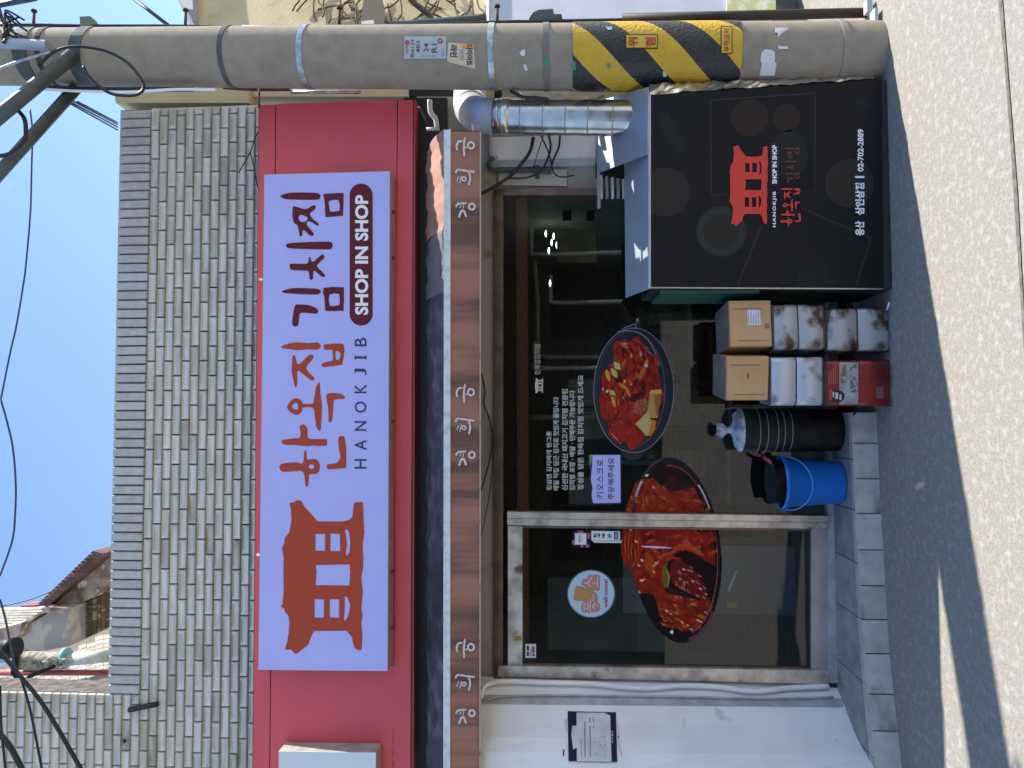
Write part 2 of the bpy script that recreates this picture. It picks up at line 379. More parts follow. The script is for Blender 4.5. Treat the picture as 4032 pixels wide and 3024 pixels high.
# end tiles seen to the right of the red board
XR2=XR
for i in range(13,22):
    o=placet(XR2-.10,XR2,zb-(i+1)*PZc,zb-i*PZc,'tile')
# small knocks: iron bracket stub, bolt hole
MB().tube([P(508,2795,WY-.02),P(622,2772,WY-.02)],.018,10).build('iron_stub',M_cable,bl)
MB().tube([P(490,2917,WY-.02),P(490,2920,WY+.02)],.011,8).build('bolt',M_cable,bl)

# lintel wall, side walls
y=WIN
slabm=lambda pts,Y,t,n,m,**k: slab(pts,Y,t,n,m,bl,**k)
slabm([(1640,380),(1955,380),(1955,2700),(1640,2700)],WIN-.02,.12,'lintel_wall',M_beige)
slabm([(1955,380),(3380,380),(3380,745),(1955,745)],WIN-.01,.12,'right_pier',M_beige)
slabm([(1930,540),(2345,530),(2345,622),(1930,632)],WIN-.03,.02,'white_panel',M_whitewall)
slabm([(1930,632),(2345,622),(2345,650),(1930,660)],WIN-.045,.035,'pier_trim',M_greytrim)
slabm([(2345,640),(2500,640),(2500,700),(2345,700)],WIN-.02,.01,'recess_shade',M_dark)  # flat dark sheet painted in for the shade of the opening
slabm([(1962,668),(2232,668),(2232,732),(1962,728)],WIN-.035,.02,'cover_plate',mat('beige_plate',(.42,.38,.31),.6))
slabm([(2105,650),(2125,650),(2122,700),(2108,700)],WIN-.06,.02,'latch',M_strut)
for k_ in range(5): slabm([(2362+k_*22,690+k_*4),(2372+k_*22,688+k_*4),(2374+k_*22,775),(2364+k_*22,775)],WIN-.08-.01*k_,.05,'stacked_board',M_beige if k_%2 else M_paperg)
# window frames
slabm([(1945,742),(1980,742),(1980,2690),(1945,2690)],WIN-.045,.05,'head_frame',M_ssb)
slabm([(1980,742),(3275,742),(3275,768),(1980,768)],WIN-.04,.05,'jamb_frame',M_ssb)
slabm([(1960,2622),(3262,2640),(3262,2694),(1960,2664)],WIN-.06,.07,'jamb_frame',M_ss)
slabm([(1997,2016),(3264,2032),(3264,2056),(1997,2040)],WIN-.062,.07,'mullion',M_ss)
slabm([(1997,2041.5),(3264,2057.5),(3264,2082),(1997,2068)],WIN-.05,.06,'mullion',M_ss)
# window pane (right) and door (left)
def pane(a,b,c,d,Y,name,par): return MB().add([P(a,b,Y),P(a,d,Y),P(c,d,Y),P(c,b,Y)],[(0,1,2,3)]).build(name,M_glass,par)
pane(1975,760,3275,2025,WIN,'window_pane',bl)
slabm([(3262,745),(3300,745),(3300,2690),(3262,2690)],WIN-.05,.08,'sill',M_greytrim)
dr=thing('sliding_door','stainless sliding glass door left of the fixed window, food print across it','door',P(3240,2350,WIN-.03))
slab([(2000,2072),(2057,2072),(2057,2620),(2000,2617)],WIN-.035,.03,'top_rail',M_ss,dr)
slab([(3194,2083),(3262,2083),(3262,2640),(3194,2638)],WIN-.035,.03,'bottom_rail',M_ssl,dr)
slab([(2057,2070),(3194,2082),(3194,2090),(2057,2078)],WIN-.035,.03,'stile',M_ssb,dr)
slab([(2057,2612),(3194,2630),(3194,2638),(2057,2620)],WIN-.035,.03,'stile',M_ssb,dr)
pane(2050,2076,3200,2632,WIN-.02,'door_pane',dr)
slab([(2025,2505),(2053,2505),(2053,2522),(2025,2522)],WIN-.037,.002,'paper_scrap',mat('ochre_scrap',(.35,.19,.03),.6),dr)
# white return wall on the left
A0=P(2600,2672,WIN); A=Vector((A0.x,WIN,0)); B=PZ(3290,2697,TZ); C=PZ(3365,2886,TZ); Dd=PZ(3440,3024,TZ)
g1=A+(B-A)*1.0
E1=Vector((Dd.x-.035,Dd.y-.22,0))
pl=[A.xy,B.xy,PZ(3317,2765,TZ).xy]
def vwall(pts,z0,z1,name,m,thick=.0):
    mb=MB()
    for i in range(len(pts)-1):
        a,b=pts[i],pts[i+1]; mb.add([(a[0],a[1],z0),(b[0],b[1],z0),(b[0],b[1],z1),(a[0],a[1],z1)],[(0,1,2,3)])
    return mb.build(name,m,bl)
from mathutils.bvhtree import BVHTree
rows=[(2656,2672,None,4.72),(2688,2697,3290,4.62),(2735,2752,3314,4.54),(2772,2785,3328,4.50),(2850,2860,3355,4.42),(2900,2915,3380,4.36),(2960,2970,3410,4.31),(3024,3024,3440,4.28),(3200,3200,3510,4.26)]
wv=[];wf=[]
for st_,sf_,fx_,yt_ in rows:
    foot=Vector((A.x,WIN,0.)) if fx_ is None else PZ(fx_,sf_,TZ)
    tp=P(1850,st_,yt_); up=(tp-foot); foot0=foot-up*((foot.z)/up.z)
    wv+= [foot0+(tp-foot0)*t for t in (0,.2,.4,.6,.8,1.)]
for i in range(len(rows)-1):
    for j in range(5): wf.append((i*6+j,i*6+j+1,(i+1)*6+j+1,(i+1)*6+j))
BV=BVHTree.FromPolygons(wv,wf)
mb=MB(); mb.add(wv,wf)
o6=len(rows)*6
back=[(wv[-1].x,WIN+.3),(wv[0].x-.0,WIN+.3)]
mb.add([(x,y_,z) for x,y_ in back for z in (0,wv[5].z)],[])
top=[i*6+5 for i in range(len(rows))]+[o6+1,o6+3]; mb.f.append(top); mb.mi.append(0)
mb.f.append([o6-6,o6-5,o6-4,o6-3,o6-2,o6-1,o6+1,o6]); mb.mi.append(0)
mb.build('return_wall',M_whitewall,bl)
def wallpt(sx,sy,off):
    d=ray(sx,sy).normalized(); h,n,_,_=BV.ray_cast(CP,d)
    if h is None: h,n,_,_=BV.find_nearest(CP+d*4.9)
    if n.dot(d)>0: n=-n
    return h+n*off
n=12; L=[];Rg=[]
for k in range(n+1):
    sx=1900+(3318-1900)*k/n; L.append(wallpt(sx,2737+15*k/n,.004)); Rg.append(wallpt(sx,2772+13*k/n,.004))
MB().add(L+Rg,[(k,k+1,n+2+k,n+1+k) for k in range(n)]).build('corner_strip',M_greytrim,bl)
# step
kf=[(3450,1622),(3465,1950),(3483,2260),(3500,2560),(3538,2900),(3560,3100)]
G=[PZ(a,b,0) for a,b in kf]
def interp(y):
    for i in range(len(kf)-1):
        if kf[i][1]<=y<=kf[i+1][1]:
            t=(y-kf[i][1])/(kf[i+1][1]-kf[i][1]); return PZ(kf[i][0]+t*(kf[i+1][0]-kf[i][0]),y,0)
    return PZ(*kf[-1],0)
st=tag(MB().prism([(p.x,p.y+.012,-.02) for p in G]+[(G[-1].x-.5,WIN+.05,-.02),(G[0].x,WIN+.05,-.02)],(0,0,TZ+.016)).build('front_step',M_grout),kind='structure')
joints=[1622,1745,1885,2022,2166,2307,2440,2575,2735,2880,3040]
for i in range(len(joints)-1):
    a,b=interp(joints[i]),interp(joints[i+1]); dv=(b-a).normalized(); a=a+dv*.003; b=b-dv*.003
    nrm=Vector((dv.y,-dv.x,0)); nrm=nrm if nrm.y<0 else -nrm
    mb=MB(); t0=TZ-.004; ch=.012
    lo=[a,b]; 
    if i==0: mb.prism([a+dv*.0,b,b+Vector((0,0,t0)),a+dv*.03+Vector((0,0,t0)),a+Vector((0,0,t0-.03))],-nrm*.011)
    else: mb.prism([a,b,b+Vector((0,0,t0)),a+Vector((0,0,t0))],-nrm*.011)
    mb.build('riser_tile',M_steptile,st)
# tread tiles
tj=[1622,1810,2010,2220,2440,2700,2990,3100]
for i in range(len(tj)-1):
    a,b=interp(tj[i]),interp(tj[i+1]); dv=(b-a).normalized()
    e=Vector((0,.006,0)); z=TZ
    ff=lambda p,t: Vector((p.x,p.y+.004+t*(WIN+.05-p.y),z))
    for t0,t1 in ((0,.10),(.11,1)):
        q4=[ff(a+dv*.003,t0),ff(b-dv*.003,t0),ff(b-dv*.003,t1),ff(a+dv*.003,t1)]
        MB().prism([v-Vector((0,0,.012)) for v in q4],(0,0,.012)).build('tread_tile',M_tread if t0 else M_steptile,st)
# interior
ZC=2.75
inn=thing('shop_interior','dim shop interior behind the glass with boarded floor and dark walls','room',(0,6,0))
xi0,xi1=-1.95,1.75
mb=MB()
for k in range(26):
    y0=WIN+.06+k*.14; MB().box(xi0,xi1,y0,y0+.136,.06,.10).build('floor_board',M_floor,inn)
MB().box(xi0-.05,xi0,WIN+.1,8.4,0,ZC).build('side_wall',M_inwall,inn); MB().box(xi1,xi1+.05,WIN+.12,8.4,0,ZC).build('side_wall',M_inwall,inn)
MB().box(xi0,xi1,8.35,8.4,0,ZC).build('rear_wall',M_inpanel,inn)
MB().box(xi0,xi1,WIN+.12,8.4,ZC,ZC+.05).build('ceiling',M_inwall,inn)
MB().box(xi0,xi1,WIN+.1,WIN+.6,2.25,2.3).build('soffit',M_inwall,inn)

# ================= INTERIOR THINGS =================
def table(x,y,lab):
    t=thing('dining_table',lab,'table',(x,y,.1),group='tables inside the shop')
    MB().box(x-.35,x+.35,y-.3,y+.3,.82,.85).build('tabletop',M_inpanel,t)
    for a in (-.3,.3):
        for b in (-.25,.25): MB().box(x+a-.02,x+a+.02,y+b-.02,y+b+.02,.1,.82).build('leg',M_blackp,t)
def chair(x,y,lab,f=1):
    t=thing('dining_chair',lab,'chair',(x,y,.1),group='chairs inside the shop')
    MB().box(x-.2,x+.2,y-.2,y+.2,.53,.56).build('seat',M_inpanel,t)
    MB().box(x-.2,x+.2,y+f*.18,y+f*.2,.72,1.0).build('backrest',M_inpanel,t)
    for a in (-.18,.18):
        for b in (-.18,.18): MB().box(x+a-.014,x+a+.014,y+b-.014,y+b+.014,.1,1.0 if b*f>0 else .53).build('leg',M_blackp,t)
table(.55,5.9,'brown table just behind the big window, near the pan print'); table(-.45,6.6,'brown table deep inside, left of the centre')
table(.9,7.3,'brown table at the back right of the dining room')
chair(.1,5.8,'wooden chair drawn up left of the nearest table',1); chair(.55,6.5,'wooden chair behind the nearest table',1); chair(-.45,5.9,'wooden chair facing the deeper left table',-1); chair(1.0,6.6,'wooden chair by the right interior wall',1)
MB().box(-1.45,-.95,5.6,6.0,.1,1.35).build('order_kiosk',mat('kiosk_grey',(.18,.2,.21),.4),label='grey ordering kiosk standing inside behind the door',cat='kiosk')
t=thing('drinks_fridge','tall pale fridge against the rear wall inside the shop','fridge',(-.2,8.1,.1))
MB().box(-.5,.1,7.9,8.34,.1,1.9).build('body',mat('fridge_body',(.3,.33,.34),.4),t); MB().box(-.45,.05,7.88,7.9,.3,1.8).build('door',mat('fridge_glass',(.05,.08,.08),.1),t)
for i,(a,b,c,d) in enumerate([(2215,625,2250,668),(2310,625,2340,668),(2435,760,2470,1000),(2440,560,2460,600)]):
    slab([(a,b+200),(c,b+200),(c,d+200),(a,d+200)],6.2+.02*i,.01,'menu_sheet',M_dark,label=['dark menu sheet hanging highest inside the window','dark menu sheet hanging second inside the window','long dark menu sheet hanging lowest inside','tiny dark sheet near the box lid'][i],cat='sheet',group='sheets hanging inside')
for i,(a,b) in enumerate([(2153,920),(2184,930),(2176,955),(2196,965),(2165,987),(2170,1115)]):
    c=P(a,b,6.6); mb=MB().lathe([(0,0),(.03,.005),(.03,.012),(0,.02)],(0,0,0),12)
    mb.build('ceiling_lamp',mat('warm_lamp',(1,.75,.4),.5,emit=2.5) if i==0 else mat('cool_lamp',(.8,1,.9),.5,emit=2.0),loc=c,label=['yellow lit round lamp highest of the little lamps inside','white lamp next to the yellow lamp inside','second white lamp below the yellow one inside','third white lamp of the little cluster inside','fourth white lamp at the cluster foot inside','lone white lamp left of the lamp cluster inside'][i],cat='lamp',group='small lit lamps inside the shop')

slab([(2860,2370),(2905,2372),(2905,2395),(2860,2393)],5.3,.05,'leaflet_box',mat('yellow_box',(.45,.30,.02),.5),label='small yellow box low inside behind the door glass',cat='box')
slab([(2865,2325),(2895,2245),(2903,2250),(2874,2330)],5.3,.01,'white_stick',M_paperg,label='pale stick leaning above the yellow box inside',cat='stick')
slab([(2190,900),(2345,905),(2350,1035),(2195,1030)],6.4,.01,mat and 'wall_poster',mat('olive_poster',(.33,.27,.09),.6,0,(.24,.19,.07),6),label='faded olive yellow poster seen through the upper right of the big window',cat='poster')
slab([(2165,780),(2420,785),(2420,880),(2165,875)],6.6,.01,'menu_board',mat('grey_board',(.34,.38,.38),.6,0,(.22,.25,.25),14),label='pale grey menu board high inside the right end of the window',cat='board')
# ================= OPPOSITE HOUSE (mirrored in the glass) =================
op=thing('plain_house','grey green house across the street, seen only as a reflection in the glass','house',(0,-4,0))
MB().box(-7,6,-4.6,-4.3,0,2.9).build('wall',M_brown,op)
MB().box(-7,6,-4.3,-3.8,2.42,2.62).build('eave',mat('eave_brown',(.30,.13,.08),.6),op)
MB().box(-7,6,-7,-4.1,2.9,3.1).build('roof',M_rooft,op)
for i,xx in enumerate((-5.2,-2.6,1.5,3.6)): MB().box(xx,xx+1.3,-4.31,-4.27,.7,2.0).build('window',M_dark,op)
MB().tube([(0,-4.1,2.45),(0,-4.1,1.9),(.0,-4.1,0)],.05,8).build('drainpipe',M_pvc,op)
MB().tube([(2.9,-4.1,2.3),(2.2,-4.1,2.25),(1.2,-4.1,2.25),(1.1,-4.1,2.1),(1.1,-4.1,0)],.04,8).build('drainpipe',M_pvc,op)
for k_,(xx,zz) in enumerate(((.9,2.3),(2.1,2.0),(3.0,2.35))):
    MB().tube(spath([(xx+.5,-4.05,zz),(xx+.12,-4.05,zz),(xx,-4.05,zz-.12),(xx,-4.05,.6),(xx-.1,-4.05,.45),(xx-.4,-4.05,.42)],4),.035,8).build('drainpipe',M_whitep,op)
for k_,xx in enumerate((-1.6,-.4,.2)): MB().box(xx,xx+.5,-4.32,-4.24,.9,1.7).build('meter_box',mat('meter_grey',(.35,.37,.36),.4),op)
MB().box(-4.2,-2.9,-4.28,-4.2,0,2.1).build('gate',mat('gate_grey',(.22,.26,.26),.5),op)

# ================= RED FASCIA =================
FY=4.56
fa=thing('fascia_board','long red panelled board across the shop front, carrying the white sign boxes','signboard',P(1350,1500,FY))
fx=lambda sx,y: sx-(y-410)*.0092
def fslab(x0,x1,y0,y1,Y,t,n,m,par=fa,off=0):
    return slab([(fx(x0,y0),y0+ (x0-1000)*off),(fx(x1,y0)if x1<1500 else x1-(y0-410)*.004,y0+(x1-1000)*off),(fx(x1,y1)if x1<1500 else x1-(y1-410)*.004,y1),(fx(x0,y1),y1)],Y,t,n,m,par)
fslab(1018,1630,415,3120,FY+.006,.20,'core',M_groove,off=-.036)
fslab(1020,1084,414,3120,FY,.05,'panel',M_red,off=-.036)
fslab(1088,1563,412,3120,FY,.05,'panel',M_red,off=-.036)
fslab(1567,1626,394,3120,FY,.05,'panel',M_red,off=-.0)
b0,b1=P(1628,394,FY),P(1620,3120,FY)
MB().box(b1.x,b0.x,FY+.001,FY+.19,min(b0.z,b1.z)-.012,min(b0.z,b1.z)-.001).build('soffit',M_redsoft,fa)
# ================= MAIN SIGN =================
SY=4.43
sg=thing('shop_sign','white box sign with rust red pavilion logo and large brushed Korean lettering','sign',P(1280,1660,SY))
cor=[(1042,688.7),(1534.6,674.8),(1525.6,2641.6),(1018.4,2636.6)]
slab(cor,SY,.005,'face',M_signface,sg)
def ins(c,k): # outline grown by k
    s=[(-1,-1),(1,-1),(1,1),(-1,1)]; return [(a+u*k,b+v*k) for (a,b),(u,v) in zip(c,s)]
slab(ins(cor,1.5),SY+.005,.125,'case',M_signside,sg)
for i,(yy) in enumerate((835,1016,1660,2250,2475)):
    pp=P(1545,yy,SY+.07); MB().box(pp.x-.008,pp.x+.008,pp.y-.01,pp.y+.012,pp.z-.012,pp.z+.004).build('bracket',M_rust,sg)
a2=P(1020,(2345-2200)+2120,SY)
for yy,xx in ((1100,1030),(2185,1020)):
    pp=P(xx,yy,SY+.03); MB().box(pp.x-.005,pp.x+.005,pp.y-.01,pp.y+.01,pp.z-.002,pp.z+.014).build('hook',M_white,sg)
fS=lambda a,b: P(a,b,SY-.0022)
cA=lambda x,y:(1000+x/2.011,700+y/2.011)
cB=lambda x,y:(1000+x/2.011,1400+y/2.011)
cC=lambda x,y:(1000+x/2.011,2200+y/2.011)
mp=lambda c,pts:[c(*p) for p in pts]
G_={}
G_['jjim_i']=[(mp(cA,[(207,145),(240,130),(300,117),(480,118),(520,130),(527,150),(515,168),(480,174),(300,172),(240,165)]),[])]
G_['jjim_jj']=[(mp(cA,[(310,228),(345,232),(400,248),(440,235),(475,215),(490,228),(480,252),(440,285),(470,330),(512,362),(500,378),(455,350),(425,345),(418,375),(470,435),(465,460),(440,455),(400,415),(385,420),(380,460),(362,462),(355,420),(340,370),(318,360),(305,310),(305,260)]),[mp(cA,[(365,293),(400,300),(428,322),(400,350),(365,345),(352,318)])])]
G_['jjim_m']=[(mp(cA,[(552,128),(620,124),(700,120),(710,140),(705,290),(690,300),(575,310),(565,290),(560,200),(552,150)]),[mp(cA,[(595,183),(670,177),(678,255),(665,262),(605,268),(595,220)])])]
G_['chi_i']=[(mp(cA,[(253,533),(300,515),(580,505),(615,515),(625,535),(610,560),(580,567),(300,560),(262,548)]),[])]
G_['chi_ch']=[(mp(cA,[(283,690),(300,680),(400,682),(428,672),(435,632),(448,632),(455,660),(475,662),(530,612),(552,612),(555,635),(500,690),(510,715),(560,765),(558,782),(540,785),(485,740),(468,745),(468,800),(440,803),(435,745),(400,735),(305,730),(287,718)]),[])]
G_['gim_i']=[(mp(cA,[(220,898),(260,885),(320,873),(480,877),(520,887),(530,903),(515,918),(480,925),(300,917),(240,912)]),[])]
G_['gim_g']=[(mp(cA,[(325,1010),(360,1003),(430,1008),(490,1030),(508,1050),(500,1075),(470,1075),(370,1068),(358,1110),(350,1165),(330,1178),(308,1168),(302,1140),(310,1080)]),[])]
G_['gim_m']=[(mp(cA,[(552,872),(700,867),(712,885),(710,1040),(695,1052),(575,1055),(563,1030),(558,950)]),[mp(cA,[(598,925),(665,918),(677,935),(677,1000),(660,1010),(600,1012)])])]
G_['jip_i']=[(mp(cA,[(214,1338),(250,1320),(330,1303),(430,1310),(500,1303),(522,1318),(528,1335),(505,1360),(430,1358),(350,1365),(270,1355),(230,1350)]),[])]
G_['jip_j']=[(mp(cA,[(305,1412),(325,1410),(342,1470),(370,1468),(430,1408),(455,1400),(470,1412),(462,1440),(410,1508),(475,1580),(472,1600),(450,1603),(350,1525),(342,1560),(342,1640),(325,1655),(312,1600),(298,1530),(302,1470)]),[])]
G_['jip_b']=[(mp(cA,[(552,1325),(570,1318),(690,1312),(712,1330),(715,1380),(700,1470),(680,1482),(560,1498),(535,1485),(550,1465),(605,1452),(625,1440),(622,1375),(612,1360),(560,1362)]),[mp(cA,[(650,1372),(675,1380),(685,1400),(675,1438),(650,1440),(645,1400)])])]
G_['ok_o']=[(mp(cB,[(262,410),(285,365),(320,340),(355,342),(380,365),(386,382),(460,382),(475,350),(490,255),(510,215),(522,220),(525,300),(538,400),(528,585),(512,592),(492,560),(480,460),(465,412),(386,412),(380,440),(350,468),(325,468),(285,445)]),[mp(cB,[(305,390),(335,373),(350,395),(348,425),(325,428),(303,412)])])]
G_['ok_g']=[(mp(cB,[(572,318),(590,300),(640,298),(690,305),(720,328),(712,342),(660,345),(632,355),(628,400),(618,510),(600,530),(590,510),(590,440),(578,360)]),[])]
G_['han_a']=[(mp(cB,[(218,680),(240,665),(320,655),(362,650),(368,600),(360,570),(375,548),(395,548),(420,570),(425,610),(425,648),(460,662),(570,662),(577,680),(570,715),(460,712),(430,718),(320,708),(240,705)]),[])]
G_['han_h']=[(mp(cB,[(200,880),(215,860),(260,850),(330,845),(370,855),(390,848),(395,790),(400,755),(415,755),(418,820),(440,822),(485,820),(515,845),(520,900),(495,938),(440,940),(435,980),(425,1035),(410,1035),(400,960),(392,930),(370,912),(260,920),(215,915)]),[mp(cB,[(430,880),(445,860),(465,863),(478,880),(465,898),(445,897)])])]
G_['han_n']=[(mp(cB,[(668,660),(680,640),(712,642),(722,670),(730,750),(730,860),(720,890),(620,898),(585,900),(578,885),(582,862),(620,858),(655,850),(675,830),(685,800),(672,740)]),[])]
LOGO=([(280,1168),(320,1160),(340,1145),(375,1150),(400,1200),(450,1250),(500,1312),(600,1315),(700,1315),(760,1300),(780,1275),(790,1170),(820,1160),(862,1162),(868,1300),(873,1400),(860,1500),(865,1600),(865,1669),(850,1759),(862,1869),(855,1949),(850,2009),(860,2049),(850,2129),(858,2209),(855,2309),(848,2334),(820,2331),(795,2314),(785,2279),(775,2229),(750,2199),(735,2179),(480,2181),(460,2209),(440,2259),(430,2289),(340,2361),(320,2359),(295,2329),(245,2329),(262,2269),(275,2189),(280,2109),(272,2059),(245,2029),(240,2004),(210,1987),(225,1969),(235,1859),(232,1709),(235,1600),(222,1520),(240,1490),(245,1440),(280,1400),(297,1300),(290,1200)],
 [[(487,1412),(562,1412),(562,1548),(487,1545)],[(605,1408),(680,1412),(682,1550),(605,1548)],[(718,1385),(740,1378),(755,1410),(762,1480),(755,1560),(740,1582),(725,1575),(735,1500),(730,1430)],
  [(487,1659),(755,1654),(762,1709),(755,1821),(487,1819),(495,1709)],[(480,1929),(555,1931),(552,2077),(480,2074)],[(600,1929),(675,1929),(672,2077),(600,2074)],[(718,1904),(740,1914),(762,1979),(750,2049),(722,2104),(712,2094),(718,2009)]])
lg=(mp(cB,LOGO[0]),[mp(cB,h) for h in LOGO[1]])
flat([lg],fS).build('pavilion_logo',M_orange,sg)
for k,v in G_.items():
    flat(v,fS,smooth=2).build('letter_stroke',M_maroon if k[:3] in('jji','chi','gim') else M_orange,sg)
cap=[(848.5+91*math.cos(t),137+91*math.sin(t)) for t in [math.pi+math.pi*i/16 for i in range(17)]]+[(848.5+91*math.cos(t),1079+91*math.sin(t)) for t in [math.pi*i/16 for i in range(17)]]
flat([(mp(cA,cap),[])],fS).build('capsule',M_maroon,sg)
fS2=lambda a,b: P(a,b,SY-.0042)
xb,yb=cA(905,1085); xt,yt=cA(800,135)
text('SHOP IN SHOP',xb,yb,xt,yt,fS2,bold=.035).build('lettering',M_white,sg)
for ch,(oy,cc) in {'H':(858,cB),'A':(708,cB),'N':(558,cB),'O':(408,cB),'K':(262,cB),'J':(130,cB),'I':(1423,cA),'B':(1300,cA)}.items():
    hw={'H':38,'A':40,'N':38,'O':44,'K':36,'J':26,'I':9,'B':34}[ch]
    xb,y0=cc(891,oy+hw); xt,y1=cc(797,oy-hw); text(ch,xb,y0,xt,y1,fS,bold=.004).build('letter',M_navy,sg)
    if ch in 'IJ': 
        flat([(mp(cc,[(797,oy+18-(8 if ch=='J' else 0)),(803,oy+18-(8 if ch=='J' else 0)),(803,oy-18),(797,oy-18)]),[])],fS).build('letter',M_navy,sg)
        if ch=='I': flat([(mp(cc,[(885,oy+18),(891,oy+18),(891,oy-18),(885,oy-18)]),[])],fS).build('letter',M_navy,sg)
# second box sign at the lower left
s2=thing('small_sign_box','blank pale box sign on the red board, left of the big sign','sign',P(1290,3000,SY))
slab([(1098,2958),(1480,2964),(1476,3120),(1096,3120)],SY,.005,'face',M_white and mat('blank_panel',(.62,.66,.72),.4),s2)
slab([(1098,2956),(1482,2962),(1478,3122),(1094,3122)],SY+.005,.12,'case',M_signside,s2)

# ================= AWNING =================
AY=4.22
slab([(1590,385),(1760,385),(1760,3140),(1590,3140)],4.655,.03,'gap_shade',M_dark,bl)  # black sheet standing in for the shade between red board and awning
aw=thing('awning','brown shop awning with dirty dark top, white front bar and lettered valance','awning',P(1750,1600,AY))
ya,yb_=500,3140
# fabric: from the wall down to the bar, slightly sagging; the right end has its sunlit orange put into the cloth colour
def fab(y0,y1,m,name,n=60,k=8):
    mb=MB(); vs=[]
    for i in range(n+1):
        sy=y0+(y1-y0)*i/n
        a=P(1752-(sy-500)*.0006,sy,AY+.012); xb=a.x+(.02 if False else 0)
        topz=P(1676,sy,4.60).z
        for j in range(k+1):
            t=j/k; vs.append((a.x,AY+.012+(4.62-AY)*t,a.z+(topz-a.z)*t+.022*math.sin(math.pi*t)+.006*math.sin(i*.9+t*5)+.004*math.sin(i*2.3)))
    fs=[(i*(k+1)+j,i*(k+1)+j+1,(i+1)*(k+1)+j+1,(i+1)*(k+1)+j) for i in range(n) for j in range(k)]
    mb.add(vs,fs,True); return mb.build(name,m,aw)
fab(505,900,M_fabor,'fabric_end',20); fab(900,1150,M_fabmid,'fabric_middle',12); fab(1150,3140,M_fabdark,'fabric')
slab([(1748,512),(1774,508),(1772,3140),(1745,3140)],AY-.012,.03,'front_bar',M_bar,aw)
mb=MB(); n=150; vs=[]
for i in range(n+1):
    sy=517+(3140-517)*i/n; wob=.010*math.sin(i*.35)+.006*math.sin(i*.83+1)+.004*math.sin(i*1.7)
    for j in range(5):
        t=j/4; p=P(1774+(1892-1774)*t,sy,AY); vs.append((p.x,AY+.002+wob*t,p.z))
mb.add(vs,[(i*5+j,i*5+j+1,(i+1)*5+j+1,(i+1)*5+j) for i in range(n) for j in range(4)],True)
mb.build('valance',M_val,aw)
slab([(1889,520),(1894,520),(1892,3140),(1887,3140)],AY-.012,.006,'hem',mat('hem_piping',(.42,.34,.30),.8),aw)
# side of the awning cloth at the right
p0,p1=P(1752,512,AY+.01),P(1892,516,AY+.01)
MB().add([(p0.x,AY+.01,p0.z),(p0.x,4.6,P(1676,505,4.60).z),(p1.x,4.7,p1.z+.1),(p1.x,AY+.01,p1.z)],[(0,1,2,3)]).build('side_cloth',M_fabor,aw)
fA=lambda dy:(lambda a,b: P(a,b+dy,AY-.018))
W=15
gung=[stroke([(1612,328),(1604,300),(1618,262),(1650,256)],W),stroke([(1665,376),(1662,320),(1664,270),(1672,226)],W),stroke([(1668,312),(1692,302)],W)]
hui=[stroke([(1598,527),(1612,500),(1680,508),(1748,517)],W),stroke([(1696,512),(1712,560),(1702,624)],W),stroke([(1606,592),(1622,552)],W*.9),stroke([(1630,606),(1642,548)],W*.8)]
gy=[stroke([(1600,790),(1618,764),(1682,760)],W),stroke([(1640,762),(1630,800)],W*.8),stroke([(1662,762),(1655,803)],W*.8),stroke([(1624,872),(1640,826),(1662,822),(1680,868)],W*1.1)]
sets=[((-972,-980,-978),'right'),((0,0,0),''),((1004,1009,1017),'')]
for dys,_ in sets:
    for strokes,rg,dy in ((gung,ring(1718,290,24,W,ry=26),dys[0]),(hui,ring(1663,572,15,11,ry=15),dys[1]),(gy,ring(1725,787,23,W,ry=24),dys[2])):
        mb=MB()
        for s_ in strokes: flat([(mp(cB,s_),[])],fA(dy),mb)
        flat([(mp(cB,rg[0]),[mp(cB,rg[1][0])])],fA(dy),mb); mb.build('letter',M_letter,aw)

# ================= UTILITY POLE =================
p1_,p2_=P(2050,226,4.27),P(700,226,4.27)
ax=(p2_-p1_).normalized(); r_at=lambda z:.188-.0055*(z-1)
def axis(z): return p1_+ax*((z-p1_.z)/ax.z)
pole=thing('utility_pole','thick concrete utility pole right of the shop with black and yellow warning wrap','pole',(axis(0).x,axis(0).y,0))
mb=MB(); seg=48; zs=[-.05,0,.5,1,1.5,2,2.5,3,3.5,4,4.5,5,5.5,6,7,8]; vs=[];fs=[]
for z in zs:
    c=axis(z)
    for k in range(seg): a=2*math.pi*k/seg; vs.append((c.x+r_at(z)*math.cos(a),c.y+r_at(z)*math.sin(a),z))
for i in range(len(zs)-1):
    for k in range(seg): fs.append((i*seg+k,i*seg+(k+1)%seg,(i+1)*seg+(k+1)%seg,(i+1)*seg+k))
mb.add(vs,fs,True).build('shaft',M_conc,pole)
def on_pole(sx,sy,dr=.002):
    d=ray(sx,sy); z=2.; hit=None
    for _ in range(6):
        c=axis(z); r=r_at(z)+dr
        o=CP-c; a=d.x*d.x+d.y*d.y; b=2*(o.x*d.x+o.y*d.y); cc=o.x*o.x+o.y*o.y-r*r; q_=b*b-4*a*cc
        t=(-b-math.sqrt(q_))/(2*a) if q_>0 else -b/(2*a); hit=CP+d*t; z=hit.z
    return hit
def pole_pt(th,z,dr): c=axis(z); r=r_at(z)+dr; return (c.x+r*math.sin(th),c.y-r*math.cos(th),z)   # th=0 faces the street
zt_,zb2=on_pole(2256,240).z,on_pole(2921,240).z
rw=.185; per=.427
